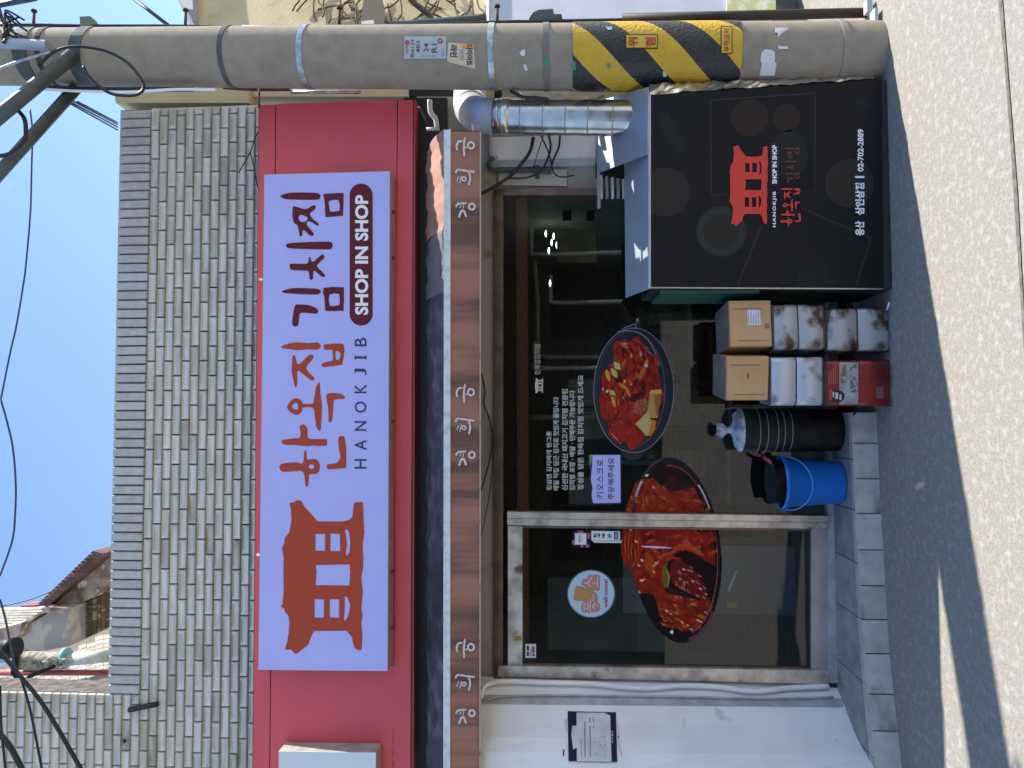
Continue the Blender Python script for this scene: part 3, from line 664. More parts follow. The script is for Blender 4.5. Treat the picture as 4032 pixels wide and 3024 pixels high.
# find phase: boundary yellow->black at picture point (2393,199)
h=on_pole(2393,199); c=axis(h.z); th0=math.atan2(h.x-c.x,-(h.y-c.y)); ph0=(zt_-h.z)+th0*rw  # left is -th
def ub(th,k): return zt_-(ph0+k*per/2-th*rw)     # z of boundary k at angle th
for k in range(-4,6):
    mb=MB(); n=64
    for i in range(n):
        a,b=-math.pi+2*math.pi*i/n,-math.pi+2*math.pi*(i+1)/n
        q=[(a,ub(a,k)),(b,ub(b,k)),(b,ub(b,k+1)),(a,ub(a,k+1))]
        hi=[min(zt_,q[0][1]),min(zt_,q[1][1])]; lo=[max(zb2,q[3][1]),max(zb2,q[2][1])]
        if hi[0]<=lo[0] and hi[1]<=lo[1]: continue
        lo=[min(lo[0],hi[0]),min(lo[1],hi[1])]
        mb.add([pole_pt(a,hi[0],.005),pole_pt(b,hi[1],.005),pole_pt(b,lo[1],.005),pole_pt(a,lo[0],.005)],[(0,1,2,3)],True)
    if mb.f: mb.build('warning_stripe',M_blk if k%2==0 else M_yel,pole)
def band(sx,name,m,h=.035,tilt=0.,dr=.005,sy=230):
    z=on_pole(sx,sy).z; mb=MB(); n=40; vs=[];
    for i in range(n):
        th=2*math.pi*i/n; zz=z+tilt*math.sin(th)
        vs+=[pole_pt(th,zz-h/2,0),pole_pt(th,zz-h/2,dr),pole_pt(th,zz+h/2,dr),pole_pt(th,zz+h/2,0)]
    fs=[]
    for i in range(n):
        j=(i+1)%n
        for q in range(3): fs.append((i*4+q,j*4+q,j*4+q+1,i*4+q+1))
    mb.add(vs,fs).build(name,m,pole)
band(300,'steel_band',M_strut,.075,-.03); band(868,'steel_band',M_strut,.028,-.01); band(1180,'steel_band',M_steel,.034,-.01)
band(1932,'steel_band',M_steel,.034,0); band(2150,'steel_band',mat('dark_band',(.17,.16,.15),.6),.034,0); band(3333,'steel_band',mat('dull_band',(.27,.25,.22),.6,.3),.034,0); band(80,'steel_band',M_strut,.09,0)
band(150,'steel_band',M_rust,.03,0)
for sx,sy in ((132,110),(730,108),(1336,100),(1958,95)):
    a=P(sx,sy,4.36); mb=MB().tube([a,a+Vector((.105,0,0))],.0095,8); e=a+Vector((.105,0,0)); mb.tube([e,e+Vector((.012,0,0))],.018,10); mb.build('climbing_step',M_rust,pole)
# cable strapped to its right side, with protective half pipe
pts=[(0,100),(350,105),(700,106),(960,112),(1300,108),(1700,98),(2100,88),(2500,80),(2900,66),(3430,52)]
pp=[P(a,b-3,4.36) for a,b in pts]
MB().tube(spath([p+Vector((.0,0,0)) for p in pp],4),.011,8).build('service_cable',M_cable,label='black cable strapped down the right side of the utility pole',cat='cable')
MB().tube([P(955,108,4.30),P(1500,112,4.30),P(2050,88,4.30)],.015,8).build('conduit',M_cable,label='thicker black conduit low on the pole flank, above the wrap',cat='pipe')
MB().tube([P(2450,72,4.36),P(3430,50,4.36)],.028,10).build('guard_pipe',mat('brown_guard',(.035,.025,.025),.6),label='dark guard pipe at the foot of the pole, right flank',cat='pipe')
fP=lambda a,b: on_pole(a,b,.0045); fP2=lambda a,b: on_pole(a,b,.0075)
def pgrid(x0,x1,y0,y1,fn,n=12):
    return MB().add([fn(x,y0+(y1-y0)*i/n) for x in (x0,x1) for i in range(n+1)],[(i,i+1,n+2+i,n+1+i) for i in range(n)],True)
# notices in the wrap
def plate(x0,x1,y0,y1,name,m,dr):
    fn=lambda a,b: on_pole(a,b,dr); return pgrid(x0,x1,y0,y1,fn).build(name,m,pole)
plate(2463,2591,134,192,'warning_plate',mat('plate_edge',(.06,.04,.01),.5),.008); plate(2467,2587,138,187,'warning_plate',mat('plate_yellow',(.62,.40,.05),.5),.010)
fq=lambda a,b: on_pole(a,b,.012)
M_rdp=mat('plate_red',(.40,.05,.01),.5)
text('위',2512,184,2473,146,fq,.03).build('plate_letter',M_rdp,pole); text('험',2582,184,2541,146,fq,.03).build('plate_letter',M_rdp,pole)
plate(2838,2884,102,212,'warning_plate',mat('plate_edge',(.06,.04,.01),.5),.008); plate(2842,2880,106,208,'warning_plate',mat('plate_yellow',(.62,.40,.05),.5),.010)
text('부착금지',2874,204,2850,112,fq,.02).build('plate_letter',M_rdp,pole)
# stickers and scraps
tg=thing('line_number_sticker','pale grey rectangular number sticker with 401, 24 and R1 on the pole','sticker',fP(1680,185))
pgrid(1592,1757,143,231,fP).build('sheet',mat('sticker_grey',(.42,.44,.47),.6),tg)
M_ink=mat('dark_ink',(.04,.04,.045),.6); M_inkr=mat('red_ink',(.38,.03,.05),.6)
for s_,xb,y0,xt,y1,mm in (('위치',1609,213,1596,178,M_inkr),('동6124',1632,228,1616,155,M_ink),('401',1654,208,1638,163,M_ink),('24',1687,205,1668,170,M_ink),('R1',1720,207,1699,172,M_ink),('하',1673,226,1662,213,M_inkgrey),('하',1692,226,1681,213,M_inkgrey),('강',1712,226,1701,213,M_inkgrey),('02-123',1747,222,1739,192,M_inkgrey)):
    text(s_,xb,y0,xt,y1,fP2).build('lettering',mm,tg)
rg=ring(1733,160,8,5); mb=MB(); flat([rg],fP2,mb); mb.build('emblem',M_inkr,tg)
rg=ring(1603,167,6,6); flat([rg],fP2).build('emblem',M_inkr,tg)
tg=thing('torn_ad_sticker','torn orange and white advert sticker upside down on the pole, below the number sticker','sticker',fP(1815,220))
fine([(1764,167),(1773,167),(1800,180),(1822,176),(1866,172),(1871,272),(1760,243)],fP,None,12).build('sheet',mat('ad_sheet',(.62,.50,.38),.6),tg)
flat([([(1812,176),(1864,172),(1866,190),(1822,193)],[])],lambda a,b:on_pole(a,b,.0055)).build('orange_scrap',mat('ad_orange',(.75,.33,.04),.6),tg)
flat([([(1774,226),(1780,224),(1830,248),(1822,251)],[])],lambda a,b:on_pole(a,b,.0055)).build('cream_strip',mat('ad_cream',(.78,.62,.30),.6),tg)
# the words run the other way up
text('라인',1772,178,1800,226,fP2,.03).build('lettering',M_ink,tg)
text('다이어트',1835,176,1862,258,fP2,.03).build('lettering',M_ink,tg)
text('비만',1807,196,1828,238,fP2).build('lettering',M_inkgrey,tg)
def scrap(pts,m,lab,fn=fP): flat([(pts,[])],fn).build('paper_scrap',m,label=lab,cat='scrap')
scrap([(2045,208),(2055,196),(2066,193),(2068,220),(2052,220)],M_paper,'upper tiny white paper scrap on the pole above the wrap')
scrap([(2061,255),(2070,252),(2079,275),(2070,280),(2062,268)],M_paper,'lower tiny white paper scrap on the pole above the wrap')
fW=lambda a,b: on_pole(a,b,.0085)
scrap([(3051,108),(3103,108),(3103,193),(3066,193),(3062,130),(3051,128)],M_paper,'white torn label on the pole below the striped wrap, at its right')
scrap([(2998,207),(3012,194),(3036,196),(3052,206),(3050,245),(3058,248),(3050,298),(2990,298),(2996,268),(3000,250),(2994,240)],M_paper,'ragged white poster remnant on the pole low beside the black box',)
scrap([(2143,230),(2163,226),(2165,258),(2146,258)],M_green,'green scrap on the dark steel band above the wrap',fW)
scrap([(2254,241),(2266,243),(2267,276),(2255,276)],M_green,'green scrap at the top edge of the striped wrap',fW)
scrap([(2390,250),(2402,250),(2402,268),(2391,268)],mat('green_dull',(.10,.28,.10),.6),'small green scrap on the first yellow stripe',fW)
scrap([(2384,106),(2410,104),(2409,116),(2394,118)],mat('mint',(.25,.62,.5),.6),'mint scrap on the first black stripe at the sunny edge',fW)
scrap([(2609,282),(2622,280),(2626,300),(2612,304)],M_paperg,'grey tape scrap on the wrap near the black box',fW)
# braces and top clutter
def cable(pts,Y,r,label,m=M_cable,n='cable',cat='cable',group=None,k=6):
    ps=[P(a,b,Y if not isinstance(Y,(list,tuple)) else Y[i]) for i,(a,b) in enumerate(pts)]
    return MB().tube(spath(ps,k) if len(ps)>2 else ps,r,8).build(n,m,label=label,cat=cat,group=group)
cable([(290,215),(-60,505)],[4.08,3.88],.040,'upper dark steel brace reaching away from the pole top',M_strut,'steel_brace','brace')
cable([(300,345),(-60,745)],[4.28,4.05],.036,'lower dark steel brace reaching away from the pole top over the sky',M_strut,'steel_brace','brace')
cable([(150,260),(210,205),(280,184),(350,186),(430,205),(500,245),(552,305),(566,345),(540,372),(480,376),(420,360),(350,300),(330,262)],3.99,.009,'thick black cable looped loosely against the upper pole')
cable([(60,425),(95,465),(102,520),(95,555),(50,600),(0,614),(-40,614)],4.0,.012,'black cable loop hanging in the sky below the braces')
cable([(-30,280),(80,240),(200,205)],3.98,.008,'thin cable running up the pole to the loop',M_steel)
cable([(0,170),(100,175),(190,180)],4.02,.032,'short grey pipe end on the upper pole front',M_galv,'pipe','pipe')
cable([(160,342),(240,346),(330,350),(520,352),(760,352)],4.22,.014,'bundle of dark cables along the left edge of the pole top',M_cable)
cable([(180,352),(300,358),(500,362),(690,352),(850,353)],4.20,.009,'white tape wrapped cable along the left edge of the pole top',M_white)
cable([(-10,20),(140,-8)],7,.03,'thick blue grey cable crossing the top right corner of the sky',M_cableb)
cable([(528,-5),(672,107)],6,.016,'dark cable slanting down to the pole beside the cream house',M_cableb)
cable([(-10,15),(10,80),(30,115)],4.3,.012,'short black cable at the very top of the pole')
cable([(118,430),(128,520),(125,640),(122,780),(118,860),(108,980),(95,1100),(65,1280),(40,1390),(3,1573)],9,.011,'blue grey cable hanging in a long arc down the open sky',M_cableb)
cable([(3,1573),(25,1650),(50,1760),(62,1900),(60,2020),(48,2130),(0,2268)],9,.012,'second blue grey cable arc beyond the knot in the sky',M_cableb)
for i,(a,b,c,d) in enumerate([(262,400,463,512),(275,400,463,500),(292,400,463,490),(305,400,462,482)]):
    cable([(a,b),(c,d)],[4.6,5.2],.006,['outermost','second','third','innermost'][i]+' thin wire running from the pole top to the wall coping',M_cableb,group='wires from pole to coping')
cable([(-10,2555),(80,2662),(180,2790),(320,3030)],4.2,.012,'thickest black cable crossing in front of the parapet at the far left')
cable([(80,2662),(120,2800),(165,3030)],4.25,.007,'thin black cable fanning down left of the thick one')
cable([(-10,2880),(40,2940),(90,3035)],4.25,.016,'short thick black cable in the far upper left corner')
cable([(0,2700),(5,2860),(22,3030)],4.25,.007,'thin black cable nearest the picture corner')
cable([(0,2360),(22,2440),(45,2560),(60,2640)],7,.010,'thin grey cable dropping past the old roof',M_cableb)
cable([(0,2390),(120,2360),(210,2325)],7,.006,'faint cable touching the brown roof',M_cableb)
MB().lathe([(0,0),(.13,.02),(.16,.10),(.16,.28),(.13,.35),(0,.36)],P(-10,118,4.55),20).build('lamp_housing',mat('pale_green_enamel',(.42,.60,.52),.35),label='pale green rounded housing at the very top of the pole',cat='housing')
c=P(40,130,4.05)
mb=MB()
for i in range(9):
    a=i*.7; mb.tube(spath([c+Vector((.08*math.cos(a),-.03,.02+.02*i-.1)),c+Vector((.1*math.sin(a),-.07,-.02)),c+Vector((-.06*math.cos(a*2),-.03,-.15+.02*i))],5),.006,6)
mb.build('cable_tangle',M_cable,label='tangle of thin black wires at the pole top',cat='wires')
slab([(313,65),(355,63),(360,80),(365,95),(340,104),(316,104)],4.34,.07,'junction_box',mat('olive_box',(.16,.17,.13),.6),label='small square box standing off the pole top right side',cat='box')
slab([(2083,72),(2100,48),(2122,38),(2178,35),(2181,55),(2211,55),(2215,76),(2240,78),(2240,92),(2083,92)],4.36,.05,'black_bracket',M_strut,label='black stepped metal bracket on the pole flank above the wrap',cat='bracket')

# ================= VENT DUCT, METAL HOOD, BLACK CABINET =================
BY=4.11
bx=thing('black_cabinet','big black metal cabinet printed with red pavilion logo, standing on the street','cabinet',P(3475,750,BY))
FR=[(2562,374),(2562,1132),(3480,1137),(3472,313)]
slab(FR,BY,.004,'front_panel',M_blackbox,bx)
body=[P(a+(2 if a<3000 else 0),b,BY) for a,b in FR]
bodyb=[Vector((p.x,4.58,p.z)) for p in body]
for p in (body[2],body[3],bodyb[2],bodyb[3]): p.z=0.004
hx=[v+Vector((0,.004,0)) for v in body]
MB().hexa(hx,bodyb).build('body',mat('cabinet_dark_side',(.022,.028,.028),.5),bx)
l0,l1=P(2562,1132,BY),P(2562,374,BY); k0=P(2467,1172,4.58); k1=Vector((P(2562,374,BY).x+.02,4.58,k0.z))
MB().prism([l0+Vector((-.006,-.006,0)),l1+Vector((0,-.006,0)),k1,k0],(0,0,.006)).build('sloping_lid',M_galv,bx)
slab([(2553,374),(2563,374),(2563,1136),(2553,1135)],BY-.008,.01,'lid_lip',M_galv,bx)
slab([(2562,1130),(3478,1135),(3478,1140),(2562,1135)],BY-.004,.008,'corner_trim',M_alu,bx)
slab([(2600,1141),(2640,1141),(2990,1141),(2990,1152),(2600,1154)],BY+.02,.4,'green_liner',mat('green_liner',(.01,.09,.06),.5),bx)
fB=lambda a,b: P(a,b,BY-.0018); fB2=lambda a,b: P(a,b,BY-.0036)
cX=lambda x,y:(2400+x/2.011,300+y/2.011)
def disc(cx,cy,r,ry=None,n=40): return [(cx+r*math.cos(2*math.pi*i/n),cy+(ry or r)*math.sin(2*math.pi*i/n)) for i in range(n)]
# dim background print: plates, bowls, board outline, leaves
def ghost(polys,m,dy=0):
    for o,hs in polys: flat([([cX(*p) for p in o],[[cX(*p) for p in h] for h in hs])],lambda a,b:P(a,b,BY-.0010-dy)).build('background_print',m,bx)
ghost([(disc(885,1230,195),[]),(disc(1900,850,190),[])],mat('ghost_plate',(.026,.024,.020),.6,spec=.15))
ghost([(lambda r:(r[0],r[1]))(ring(885,1230,165,50,40)),ring(1900,850,190,5,40),ring(885,1230,197,5,40)],M_ghost,.0004)
ghost([([(max(x_,330),y_) for x_,y_ in disc(440,918,192,195)],[])],mat('ghost_plate',(.026,.024,.020),.6,spec=.15))
ghost([([(795,185),(1625,130),(1620,140),(806,196),(812,935),(802,935)],[]),([(1625,130),(1636,130),(1628,930),(1618,930)],[]),([(802,940),(1600,910),(1600,916),(802,946)],[])],M_ghost)
ghost([([(395,290),(470,290),(600,540),(575,620),(530,620),(400,400)],[]),([(1500,1500),(1690,1480),(1790,1640),(1760,1700),(1480,1680)],[]),([(1930,180),(2040,170),(2080,240),(2020,300),(1950,260)],[])],M_ghost3)
ghost([ring(450,1480,75,8,30)],mat('ghost_red',(.03,.012,.015),.6,spec=.15))
ghost([([(1200,1180),(1212,1180),(1020,1650),(1008,1650)],[]),([(1520,1050),(1526,1043),(2080,1280),(2076,1290)],[]),([(2060,1290),(2072,1292),(1960,1660),(1948,1660)],[])],M_ghost)
ghost([(disc(1110,330,150),[]),(disc(1400,330,110),[])],M_ghost2); ghost([(disc(1420,620,150,200),[])],mat('ghost_teal',(.017,.02,.019),.6,spec=.15))
sxx=lambda x:945+(x-210)*.468; syy=lambda y:548+(y-1145)*.524
tl=lambda pts:[cX(sxx(a),syy(b)) for a,b in pts]
flat([(tl(LOGO[0]),[tl(h) for h in LOGO[1]])],fB2).build('pavilion_logo',M_redlogo,bx)
# small red lettering, reusing the drawn strokes
def remap(pts,x0,y0,y0b,kx,ky): return [cX(x0+((a-1000)*2.011-200)*kx, y0+((b-700)*2.011-y0b)*ky) for a,b in pts]
for k,v in G_.items():
    big=k[:3] in('jji','chi','gim')
    if big: pol=[(remap(o,1380,565,117,.245,.265),[remap(h,1380,565,117,.245,.265) for h in hs]) for o,hs in v]
    else: pol=[(remap(o,1350,885,1303,.31,.268),[remap(h,1350,885,1303,.31,.268) for h in hs]) for o,hs in v]
    flat(pol,fB2).build('letter_stroke',M_ghostr if big else M_redlogo,bx)
def btext(s_,x0,ya_,x1,yb3,bold,m,sp=1.): a=cX(x1,ya_); b=cX(x0,yb3); text(s_,a[0],a[1],b[0],b[1],fB2,bold,sp).build('lettering',m,bx)
btext('HANOKJIB',1292,1195,1324,912,.035,M_white,1.25); btext('SHOP IN SHOP',1288,852,1326,545,.045,M_white)
flat([([cX(1278,862),cX(1336,862),cX(1336,530),cX(1278,530)],[[cX(1282,858),cX(1332,858),cX(1332,534),cX(1282,534)]])],fB2).build('frame_print',M_ghostr,bx)
btext('용산',1945,1262,2018,1148,.04,M_white); btext('삼인삼점',1945,1100,2018,845,.04,M_white)
flat([([cX(1945,806),cX(2018,806),cX(2018,790),cX(1945,790)],[])],fB2).build('lettering',M_white,bx)
btext('02-702-2889',1964,755,2012,418,.035,M_white)
# foil tape down its right side
mb=MB(); n=46; vs=[]
for i in range(n+1):
    t=i/n; sx=2556+(3440-2556)*t; e=371-62*t+2*math.sin(i*.7); f=330-30*t+(3*math.sin(i*1.3)+2*math.sin(i*2.9)); 
    for j in range(4): 
        u=j/3; p=P(sx,e+(f-e)*u,BY+.002+.06*u); vs.append(tuple(p+Vector((0,random.uniform(-.009,.009),random.uniform(-.006,.006)))))
mb.add(vs,[(i*4+j,i*4+j+1,(i+1)*4+j+1,(i+1)*4+j) for i in range(n) for j in range(3)]).build('foil_edge',M_foil,bx)
MB().box(body[1].x+.002,body[1].x+.04,BY+.06,4.55,.02,body[1].z).build('side_panel',M_blackbox,bx)
# hood
hd=thing('metal_hood','bent blue grey sheet metal hood leaning over the cabinet lid under the duct','hood',P(2400,480,4.3))
q4=[P(2554,346,BY+.0),P(2551,611,BY+.0),P(2358,680,4.58),P(2348,400,4.60)]
q4[0]+=Vector((0,-.012,.004)); q4[1]+=Vector((0,-.012,.004))
MB().prism(q4,(0,.004,-.004)).build('sheet',mat('hood_sheet',(.50,.56,.68),.42,.75,(.44,.50,.62),6,6,.4,.7,.04,8),hd)
slab([(2349,534),(2359,534),(2365,820),(2352,822)],4.585,.006,'flange',mat('flange_grey',(.30,.28,.27),.6),hd)
MB().prism([P(2353,534,4.572),P(2362,545,4.568),P(2379,568,4.56),P(2372,570,4.562)],(0,.001,0)).build('bright_fold',M_white,hd)
# duct
dc=thing('vent_duct','shiny ribbed silver vent duct rising from the hood with a grey elbow','duct',P(2400,463,4.35))
c0,c1=P(2570,467,4.33),P(1942,458,4.42)
pts=[c0+(c1-c0)*i/24 for i in range(25)]
MB().tube(pts,[.1035+.0012*math.sin(i*2.1) for i in range(25)],36).build('tube',M_duct,dc)
for i,sx in enumerate((2420,2325,2238,2150,2060,1985)):
    t=(2570-sx)/(2570-1942); c=c0+(c1-c0)*t; d=(c1-c0).normalized()*.0035
    MB().tube([c-d,c+d],.1065,36).build('rib',M_steel,dc)
bl_=[c1,P(1905,457,4.43),P(1872,448,4.47),P(1855,428,4.55),P(1850,400,4.64),P(1850,365,4.72),P(1852,300,4.80)]
MB().tube([c1+(c1-c0).normalized()*-.005,P(1868,455,4.425)],.1075,32).build('collar',M_ducttape,dc)
MB().tube(spath(bl_[2:],5),.106,32).build('elbow',M_elbow,dc)
cc=bl_[3]; MB().tube([bl_[3]+Vector((0,-.0,0)),bl_[3]+(bl_[4]-bl_[3])*.4],.109,32).build('sunlit_seam',M_white,dc)  # seam ring coloured white to stand for the sun on the elbow
mb=MB()
c=c0+(c1-c0)*.92; d=(c1-c0).normalized()
MB().tube([c-d*.035,c-d*.012,c+d*.01,c+d*.03],[.106,.109,.106,.108],30).build('silver_tape',M_foil,dc)
# wires by the duct
for i,(pts,r,lab) in enumerate([([(2040,660),(2000,700),(1930,745),(1880,770)][::-1]+[(2085,600),(2100,540)],.011,'thick black wire swinging down beside the vent duct'),
    ([(2160,530),(2168,580),(2150,640),(2120,680),(2070,700),(2000,702)],.007,'middle black wire looping under the duct'),
    ([(2205,530),(2200,580),(2175,640),(2175,668)],.007,'short black wire just under the duct'),
    ([(2130,535),(2160,600),(2172,650),(2180,680),(2210,697),(2260,690)],.005,'thin wire trailing over the white panel'),
    ([(2140,535),(2118,600),(2100,660)],.003,'very thin wire over the white panel')]):
    cable(pts,4.62,r,lab)
cable([(1945,620),(1925,640),(1945,668),(2090,672),(2170,678)],4.66,.014,'grey conduit bent along the pier top',M_strut,'conduit','pipe')
cable([(1930,530),(1935,610),(1960,620)],4.66,.012,'grey upright conduit joining the bent one',M_greytrim,'conduit','pipe')
cable([(1790,520),(1810,540),(1830,680),(1845,800)],4.64,.004,'hair thin cable behind the awning end')
cable([(1692,395),(1695,440),(1715,470),(1720,505)],4.5,.016,'white plastic pipe between red board and awning end',M_pvc,'pipe','pipe')
cable([(1680,508),(1730,508)],4.5,.011,'white pipe stub lying over the awning end',M_pvc,'pipe','pipe')
cable([(1650,420),(1680,480),(1710,560)],4.52,.006,'dark wire hanging behind the white pipe')
cable([(2010,357),(2060,382),(2110,385),(2160,391)],4.28,.010,'frayed dark cable end beside the pole')
slab([(2045,358),(2340,358),(2380,370),(2340,388),(2100,392),(2060,375)],4.60,.04,'flat_duct',M_pvc,label='flat off white strip between pole and vent duct',cat='strip')
slab([(1948,355),(1975,355),(1975,390),(1945,390)],4.6,.05,'black_clip',M_blackp,label='small black clip between pole and duct elbow',cat='clip')
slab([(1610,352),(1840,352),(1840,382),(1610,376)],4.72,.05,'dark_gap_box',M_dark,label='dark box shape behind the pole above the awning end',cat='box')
cable([(1895,1470),(1910,1540),(1905,1590),(1930,1660),(1938,1750),(1918,1850),(1895,1930)],4.66,.005,'thin dark wire curling under the valance')
cable([(1925,1640),(1945,1770),(1925,1960),(1895,2110)],4.665,.003,'finer wire sagging under the valance')
# right strip between pole and brick wall: cream painted side
slab([(450,352),(980,340),(980,405),(455,405)],4.86,.15,'side_return',M_cream,bl)
slab([(980,340),(1620,340),(1620,380),(980,380)],4.92,.15,'side_return',M_cream,bl)
cable([(1020,340),(1020,425)],4.5,.007,'rusty rod at the top right corner of the red board',M_rust,'rod','rod')
cable([(880,345),(1000,352),(1140,352)],4.6,.012,'rusty dark pipe between pole and wall',M_rust,'pipe','pipe')
cable([(1145,362),(1420,362)],4.6,.013,'grey pipe length beside the pole behind the red board',M_steel,'pipe','pipe')
for i,(p,l) in enumerate([([(940,680),(985,600),(1005,540),(1020,520)],'thin wire over the facing tiles near the red board corner'),([(985,600),(1000,660),(1015,740)],'thin wire branch dropping behind the red board')]): cable(p,4.76,.004,l)

# ================= CARTONS, TINS, BIN, BUCKET =================
def carton(cx,cy,z0,wx,dy,h,rz,lab,label_=False):
    t=thing('cardboard_box',lab,'box',(cx,cy,z0),group='cardboard boxes on top of the tins'); t.rotation_euler=(0,0,rz)
    def ch(mb,n,m):
        o=mb.build(n,m); o.parent=t; return o
    a,b=wx/2,dy/2
    mb=MB(); mb.box(-a,a,-b,b,0,h-.004); o=ch(mb,'carton',M_card)
    bm=bmesh.new(); bm.from_mesh(o.data); bmesh.ops.bevel(bm,geom=bm.edges[:],offset=.004,segments=2,affect='EDGES'); bm.to_mesh(o.data); bm.free()
    ch(MB().box(-a+.001,a-.001,-b+.001,-.003,h-.0045,h),'flap',M_cardd); ch(MB().box(-a+.001,a-.001,.003,b-.001,h-.0045,h+.001),'flap',M_cardd)
    ch(MB().box(-a+.03,-a+.034,-b-.0012,-b,.02,h*.8),'crease',M_cardd); ch(MB().box(a-.05,a-.046,-b-.0012,-b,.05,h*.9),'crease',mat('print_tan',(.22,.12,.06),.8))
    if label_:
        ch(MB().add([(-.01,-b-.002,h*.25),(.075,-b-.002,h*.26),(.076,-b-.002,h*.55),(-.012,-b-.002,h*.56)],[(0,1,2,3)]),'white_label',M_paper)
        for k in range(5): ch(MB().box(-.003,.066-.012*(k%3),-b-.0034,-b-.0030,h*.30+k*.013,h*.30+k*.013+.003),'print_line',M_inkgrey)
        ch(MB().box(-.03,.0,-b-.0012,-b,h*.05,h*.16),'stain',M_cardd)
    else:
        ch(MB().box(.0,.03,-b-.0012,-b,h*.45,h*.5),'printed_mark',mat('print_tan',(.22,.12,.06),.8))
    return t
def rsq(a,b,r,n=4):
    o=[]
    for q,(sx,sy) in enumerate(((1,1),(-1,1),(-1,-1),(1,-1))):
        for i in range(n+1):
            an=math.pi/2*q+math.pi/2*i/n; o.append((sx*(a-r)+r*math.cos(an),sy*(b-r)+r*math.sin(an)))
    return o
def tin(cx,cy,z0,wx,dy,h,rz,lab,m,red=False):
    t=thing('square_tin',lab,'tin',(cx,cy,z0),group='square oil tins beside the cabinet'); t.rotation_euler=(0,0,rz)
    def skin(prof,n,mm,r=.028):
        mb=MB(); base=rsq(1,1,0); vs=[];k=None
        for s_,z in prof:
            o=rsq(wx/2+s_,dy/2+s_,r); k=len(o); vs+=[(x,y_,z) for x,y_ in o]
        fs=[(i*k+j,i*k+(j+1)%k,(i+1)*k+(j+1)%k,(i+1)*k+j) for i in range(len(prof)-1) for j in range(k)]
        mb.add(vs,fs,True); 
        if n=='body': mb.f.append(list(range(k))); mb.mi.append(0); mb.f.append([(len(prof)-1)*k+j for j in range(k)]); mb.mi.append(0)
        o=mb.build(n,mm); o.parent=t; return o
    skin([(-.004,0),(0,.004),(0,h*.47),(-.004,h*.485),(-.004,h*.515),(0,h*.53),(0,h-.012),(-.006,h-.006)],'body',m)
    skin([(-.003,0),(.003,0),(.003,.010),(-.002,.012)],'bottom_rim',M_tindark); skin([(-.002,h-.012),(.003,h-.010),(.003,h),(-.004,h)],'top_rim',M_tindark)
    if not red:
        skin([(-.0035,h*.487),(-.0028,h*.5),(-.0035,h*.513)],'bead_line',M_tindark)
        o=MB().lathe([(.03,h-.006),(.032,h+.002),(0,h+.003)],(.05,.03,0),14).build('cap',M_tindark); o.parent=t
    else:
        y0=-dy/2-.0022
        def bp(x0,x1,z0_,z1,n,mm,k=0): o=MB().add([(x0,y0-k,z0_),(x1,y0-k,z0_),(x1,y0-k,z1),(x0,y0-k,z1)],[(0,1,2,3)]).build(n,mm); o.parent=t; return o
        bp(-wx*.46,wx*.46,h*.50,h*.78,'white_band',mat('tin_white_band',(.42,.42,.41),.5,0,(.25,.24,.23),12))
        bp(-wx*.2,wx*.42,h*.52,h*.62,'small_print',mat('tin_small_print',(.16,.14,.14),.5,0,(.40,.39,.38),60,3,.45,.55),.0004)
        bp(.0,wx*.40,h*.68,h*.76,'small_print',mat('tin_brown_print',(.22,.13,.10),.5,0,(.4,.38,.35),50,3,.5,.6),.0004)
        o=MB().add([(-wx*.28+.034*math.cos(a),y0-.0008,h*.80+.036*math.sin(a)) for a in [2*math.pi*i/24 for i in range(24)]],[tuple(range(24))]).build('round_emblem',mat('tin_navy',(.012,.014,.03),.4)); o.parent=t
        for k,(a,b,c,d) in enumerate(((-.34,-.20,.80,.84),(-.36,-.24,.75,.78),(-.30,-.18,.86,.88))): bp(wx*a,wx*b,h*c,h*d,'emblem_print',M_paperg,.0014)
        bp(-wx*.36,wx*-.12,h*.89,h*.93,'emblem_print',mat('tin_red_print',(.45,.05,.03),.4),.0014)
        bp(-wx*.34,-wx*.08,h*.13,h*.24,'barcode_patch',mat('tin_patch',(.17,.08,.07),.5),.0004)
        for k in range(4): bp(.0+k*.0,wx*(.40-.05*k),h*(.83+.03*k),h*(.838+.03*k),'small_print',mat('tin_gold_print',(.45,.20,.10),.5),.0004)
    return t
def place_at(sxb,y0,y1,sxt,z0=None,front=None):
    Yf=front; a,b=P(sxb,y1,Yf),P(sxb,y0,Yf); return (a.x+b.x)/2,b.x-a.x,a.z,P(sxt,(y0+y1)/2,Yf).z
cx,wx,z,zt1=place_at(3468,1211,1380,3250,front=4.155); hT=zt1
tin(cx,4.155+.12,.0,wx,.238,hT,.0,'rust streaked white square tin on the street, bottom of the right column',M_tin)
cx2,wx2,_,zt2=place_at(3246,1197,1376,3040,front=4.155)
tin(cx2,4.155+.12,hT+.001,wx2,.238,zt2-hT,.03,'brown rusted white square tin under the labelled cardboard box',M_tin)
cx3,wx3,_,zt3=place_at(3043,1188,1371,2871,front=4.155)
carton(cx3,4.155+.17,zt2+.003,wx3,.34,zt3-zt2,.06,'cardboard box with white label, top of the right column next to the cabinet',True)
cx,wx,z,zt4=place_at(3466,1414,1595,3246,front=4.150)
tin(cx,4.15+.12,.0,wx,.238,zt4,-.05,'red square tin with white band and round emblem, bottom of the left column',M_tinred,True)
cx,wx,_,zt5=place_at(3244,1400,1592,3029,front=4.150)
tin(cx,4.15+.12,zt4+.001,wx,.238,zt5-zt4,-.07,'cleanest white square tin, standing on the red one',M_tin2)
cx,wx,_,zt6=place_at(3029,1378,1552,2858,front=4.15)
carton(cx-.012,4.15+.17,zt5+.003,wx*1.0,.34,zt6-zt5,-.13,'plain cardboard box turned slightly, on the clean white tin')
